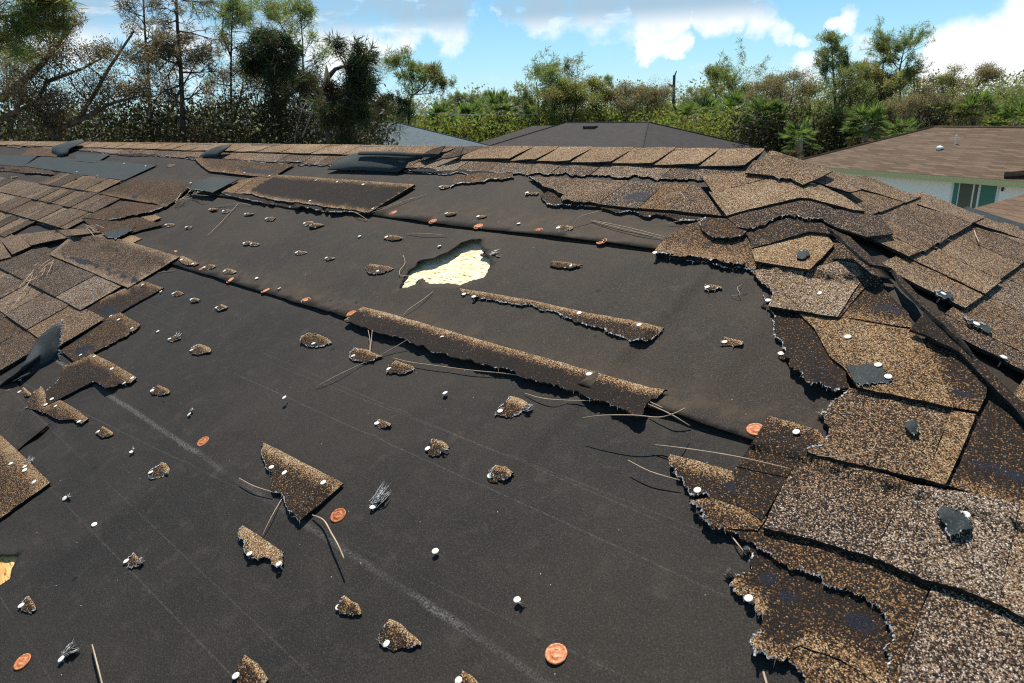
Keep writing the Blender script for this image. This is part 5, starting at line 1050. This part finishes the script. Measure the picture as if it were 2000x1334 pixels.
mid = [('pine_tree', 'left of the twin round topped pines', 58, [([(1052, 240), (1051, 180), (1048, 132)], .14)], 'pine foliage', 'needle', dict(nb=15, t0=.55, L=2.8, size=.85, nn=24, shape='umbrella')),
       ('pine_tree', 'right and taller of the twin round topped pines', 60, [([(1078, 240), (1078, 170), (1076, 118)], .14)], 'pine foliage', 'needle', dict(nb=15, t0=.55, L=2.9, size=.85, nn=24, shape='umbrella')),
       ('oak_tree', 'spreading tree with a fan of dark stems behind the grey roof', 56, [([(1112, 245), (1103, 195), (1100, 145)], .16), ([(1114, 240), (1128, 190), (1128, 160)], .10), ([(1112, 240), (1095, 200), (1085, 175)], .08)], 'olive foliage', 'leaf', dict(nb=13, t0=.45, L=1.7, size=.5, nn=20, ns=4)),
       ('oak_tree', 'round green topped tree right of the fan stemmed tree', 58, [([(1150, 245), (1155, 190), (1157, 140)], .14)], 'olive foliage', 'leaf', dict(nb=20, t0=.4, L=2.0, size=.5, nn=22, ns=4)),
       ('slim_tree', 'slim tree with a small knob of leaves left of the pole', 64, [([(1183, 245), (1182, 190), (1181, 142)], .08)], 'pine foliage', 'needle', dict(nb=8, t0=.75, L=1.0, size=.5, nn=20)),
       ('grey_tree', 'grey brown thinned tree behind the roof vent', 58, [([(1225, 245), (1220, 195), (1222, 150)], .12), ([(1225, 240), (1240, 195), (1236, 165)], .08), ([(1224, 240), (1205, 195), (1198, 170)], .08)], 'dry foliage', 'leaf', dict(nb=15, t0=.3, L=1.7, size=.45, nn=14, ns=4)),
       ('grey_tree', 'grey brown tree just left of the utility pole', 60, [([(1268, 245), (1264, 195), (1258, 160)], .12), ([(1268, 240), (1285, 195), (1278, 165)], .08)], 'dry foliage', 'leaf', dict(nb=16, t0=.3, L=1.7, size=.45, nn=16, ns=4)),
       ('oak_tree', 'low green tree against the utility pole', 66, [([(1298, 245), (1296, 205), (1293, 180)], .1)], 'olive foliage', 'leaf', dict(nb=14, t0=.3, L=1.7, size=.5, nn=18)),
       ('pine_tree', 'pine with lopsided crown right of the utility pole', 62, [([(1399, 240), (1398, 180), (1394, 118)], .12)], 'pine foliage', 'needle', dict(nb=15, t0=.55, L=2.4, size=.8, nn=24, shape='round')),
       ('pine_tree', 'round topped pine beside the lopsided pine', 62, [([(1427, 240), (1428, 180), (1430, 126)], .13)], 'pine foliage', 'needle', dict(nb=14, t0=.62, L=2.6, size=.8, nn=24, shape='umbrella')),
       ('grey_tree', 'leftmost of the brown leaved thicket trees', 52, [([(1480, 240), (1478, 190), (1474, 150)], .10), ([(1480, 240), (1495, 190), (1500, 140)], .08)], 'dry foliage', 'leaf', dict(nb=17, t0=.25, L=1.6, size=.42, nn=14, ns=4)),
       ('grey_tree', 'middle one of the brown leaved thicket trees', 50, [([(1528, 240), (1525, 185), (1522, 136)], .10), ([(1530, 240), (1545, 190), (1552, 132)], .08)], 'dry foliage', 'leaf', dict(nb=17, t0=.25, L=1.6, size=.42, nn=14, ns=4)),
       ('grey_tree', 'olive brown thicket tree next to the tallest pine', 50, [([(1580, 250), (1582, 195), (1575, 150)], .10)], 'olive foliage', 'leaf', dict(nb=20, t0=.2, L=1.7, size=.42, nn=15, ns=4)),
       ('pine_tree', 'tallest pine on the right with pointed crown', 44, [([(1634, 262), (1630, 170), (1627, 100), (1623, 46)], .17)], 'pine foliage', 'needle', dict(nb=34, t0=.32, L=2.5, size=.6, nn=22, ns=3, shape='cone')),
       ('pine_tree', 'narrow pine hugging the tallest pine', 45, [([(1664, 262), (1660, 170), (1655, 78)], .13)], 'pine foliage', 'needle', dict(nb=24, t0=.32, L=1.6, size=.55, nn=22, shape='cone')),
       ('pine_tree', 'broad olive pine in the middle of the right group', 45, [([(1694, 262), (1692, 180), (1690, 98)], .14)], 'olive foliage', 'needle', dict(nb=26, t0=.3, L=2.1, size=.6, nn=22, shape='round')),
       ('pine_tree', 'olive pine with two trunks left of the umbrella pine', 46, [([(1720, 262), (1722, 180), (1725, 95)], .12), ([(1712, 262), (1708, 190), (1708, 130)], .09)], 'olive foliage', 'needle', dict(nb=16, t0=.3, L=1.8, size=.6, nn=20, shape='round')),
       ('pine_tree', 'umbrella shaped pine with forked trunk against the white cloud', 46, [([(1757, 262), (1758, 180), (1757, 118), (1766, 70)], .17), ([(1757, 118), (1748, 100), (1738, 82)], .08)], 'pine foliage', 'needle', dict(nb=17, t0=.62, L=1.9, size=.45, nn=26, shape='umbrella', ns=4)),
       ('pine_tree', 'dry tipped pine right of the umbrella pine', 47, [([(1786, 262), (1786, 190), (1785, 118)], .12)], 'olive foliage', 'needle', dict(nb=20, t0=.3, L=1.9, size=.58, nn=20, shape='round')),
       ('grey_tree', 'bare grey thicket below the umbrella pine', 42, [([(1745, 262), (1738, 215), (1730, 185)], .08), ([(1745, 262), (1765, 215), (1775, 180)], .08)], 'dry foliage', 'leaf', dict(nb=17, t0=.2, L=1.3, size=.34, nn=9, ns=5)),
       ('grey_tree', 'brown broad tree left of the bent tree', 46, [([(1857, 255), (1860, 190), (1865, 118)], .13), ([(1856, 240), (1846, 190), (1838, 140)], .08)], 'olive foliage', 'leaf', dict(nb=15, t0=.35, L=1.3, size=.36, nn=12, ns=4)),
       ('grey_tree', 'half bare grey tree below the brown broad tree', 44, [([(1822, 255), (1826, 200), (1815, 160)], .08), ([(1822, 250), (1800, 205), (1795, 170)], .07)], 'dry foliage', 'leaf', dict(nb=15, t0=.25, L=1.3, size=.34, nn=8, ns=5)),
       ('bent_tree', 'bent dead tree leaning right with a brown clump on top', 46, [([(1895, 255), (1900, 195), (1912, 150), (1930, 118)], .12), ([(1905, 170), (1925, 145), (1945, 140)], .05)], 'dry foliage', 'leaf', dict(nb=14, t0=.4, L=1.0, size=.36, nn=12, ns=4)),
       ('grey_tree', 'grey twiggy tree under the bent dead tree', 44, [([(1890, 255), (1884, 210), (1880, 175)], .08), ([(1892, 255), (1910, 215), (1925, 190)], .06)], 'dry foliage', 'leaf', dict(nb=17, t0=.2, L=1.3, size=.34, nn=8, ns=5)),
       ('pine_tree', 'small distant pine near the right edge, left of a pair', 75, [([(1966, 250), (1966, 205), (1965, 172)], .12)], 'pine foliage', 'needle', dict(nb=11, t0=.62, L=1.5, size=.6, nn=18, shape='umbrella')),
       ('pine_tree', 'small distant pine near the right edge, right of a pair', 75, [([(1979, 250), (1978, 205), (1977, 173)], .1)], 'pine foliage', 'needle', dict(nb=10, t0=.68, L=1.3, size=.6, nn=18, shape='umbrella')),
       ('pine_tree', 'rust tinged distant pine left of the small pair', 72, [([(1945, 250), (1946, 205), (1944, 172)], .12)], 'olive foliage', 'needle', dict(nb=14, t0=.4, L=1.5, size=.6, nn=18)),
       ('pine_tree', 'distant pine cut off by the right edge of the photo', 70, [([(2004, 255), (2003, 215), (2003, 178)], .12)], 'pine foliage', 'needle', dict(nb=12, t0=.5, L=2.0, size=.6, nn=20, shape='umbrella')),
       ('pine_tree', 'small faint pine just right of the pole', 95, [([(1350, 235), (1350, 200), (1350, 165)], .12)], 'far wood', 'needle', dict(nb=11, t0=.5, L=1.8, size=.8, nn=16)),
       ('pine_tree', 'second small faint pine right of the pole', 95, [([(1374, 235), (1374, 200), (1374, 165)], .12)], 'far wood', 'needle', dict(nb=11, t0=.45, L=1.9, size=.8, nn=16))]
for nm, lab, d, st, lf, kd, kw in mid: tree(nm, lab, d, st, lf, kd, **kw)
for i, x in enumerate((893, 925, 950, 1000, 1022, 884, 908, 968)):
    tree('pine_tree', 'faint far pine in the row above the palms in the middle', 105, [([(x, 235), (x, 205), (x + 1, 172 + (i * 7) % 13)], .13)], 'far wood', 'needle', nb=12, t0=.42, L=2.3, size=.95, nn=16, group='far pines above the middle palms', shape='round')
brush('undergrowth', 'green and yellow brush along the foot of the right hand trees', 'bright brush', 1250, 2100, 46, 60, 2.8, 5.6, 60000, .28)
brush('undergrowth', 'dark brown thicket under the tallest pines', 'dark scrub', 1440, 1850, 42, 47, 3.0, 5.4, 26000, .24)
brush('undergrowth', 'olive brush behind the palms in the middle', 'bright brush', 730, 1330, 56, 70, 3.5, 6.0, 60000, .32)
def wood():
    fo = Foliage(); n = 15000; x = tr.uniform(-500, 2500, n); dep = tr.uniform(95, 240, n)
    for i in range(n):
        p = at(x[i], 200, dep[i]); top = 6.6 + 2.6 * noise.noise((x[i] * .02, dep[i] * .02, 3)) + dep[i] * .010; p[2] = .3 + (tr.random() ** 1.1) * top
        q = p + np.clip(tr.normal(size=(7, 3)), -1.2, 1.2) * [.8, .8, .5]; fo.tris(q, tr.normal(size=(7, 3)) + [0, 0, .3], .5 * tr.uniform(.6, 1.2, 7), .30)
    tag(fo.build('far_wood', 'far wood', None), 'far wooded skyline behind the houses', 'woodland', None, 'stuff')
wood()

# ------------------------------------------------------------------ car parked by the grey house
def car(label, p, ax):
    e = empty('parked_car', p); tag(e, label, 'car'); sd = np.array([-ax[1], ax[0], 0]); up = np.array([0, 0, 1.])
    prof = [(-2.1, .45), (-2.15, .8), (-1.5, .95), (-.9, 1.42), (.7, 1.45), (1.35, 1.0), (2.05, .88), (2.15, .5)]
    vs = [ax * x + up * z + sd * s_ * (.88 if z < 1.1 else .68) for s_ in (-1, 1) for x, z in prof]; n = len(prof)
    mesh_obj('body', vs, [tuple(range(n)), tuple(range(2 * n - 1, n - 1, -1))] + [(i, i + n, (i + 1) % n + n, (i + 1) % n) for i in range(n)], 'car paint', e)
    def pane(q, nm): mesh_obj(nm, q, [(0, 1, 2, 3)], 'car glass', e)
    pane([ax * x + up * z + sd * s_ for x, z, s_ in ((1.30, 1.06, -.7), (1.30, 1.06, .7), (.76, 1.44, .6), (.76, 1.44, -.6))], 'windscreen')
    pane([ax * x + up * z + sd * s_ for x, z, s_ in ((-1.44, 1.02, .7), (-1.44, 1.02, -.7), (-.95, 1.43, -.6), (-.95, 1.43, .6))], 'rear_window')
    for s_ in (-1, 1):
        pane([ax * x + up * z + sd * s_ * w_ for x, z, w_ in ((-1.2, 1.02, .84), (1.1, 1.04, .84), (.62, 1.40, .71), (-.8, 1.38, .71))], 'side_window')
        for x in (-1.3, 1.35):
            v, f = tube([ax * x + up * .33 + sd * s_ * .72, ax * x + up * .33 + sd * s_ * .92], [.33, .33], 14); mesh_obj('wheel', v, f, 'tyre', e)
pc = at_z(1384, 268, 1.4); pc[2] = 0
car('grey car parked beside the right end of the grey roof', pc, rr)
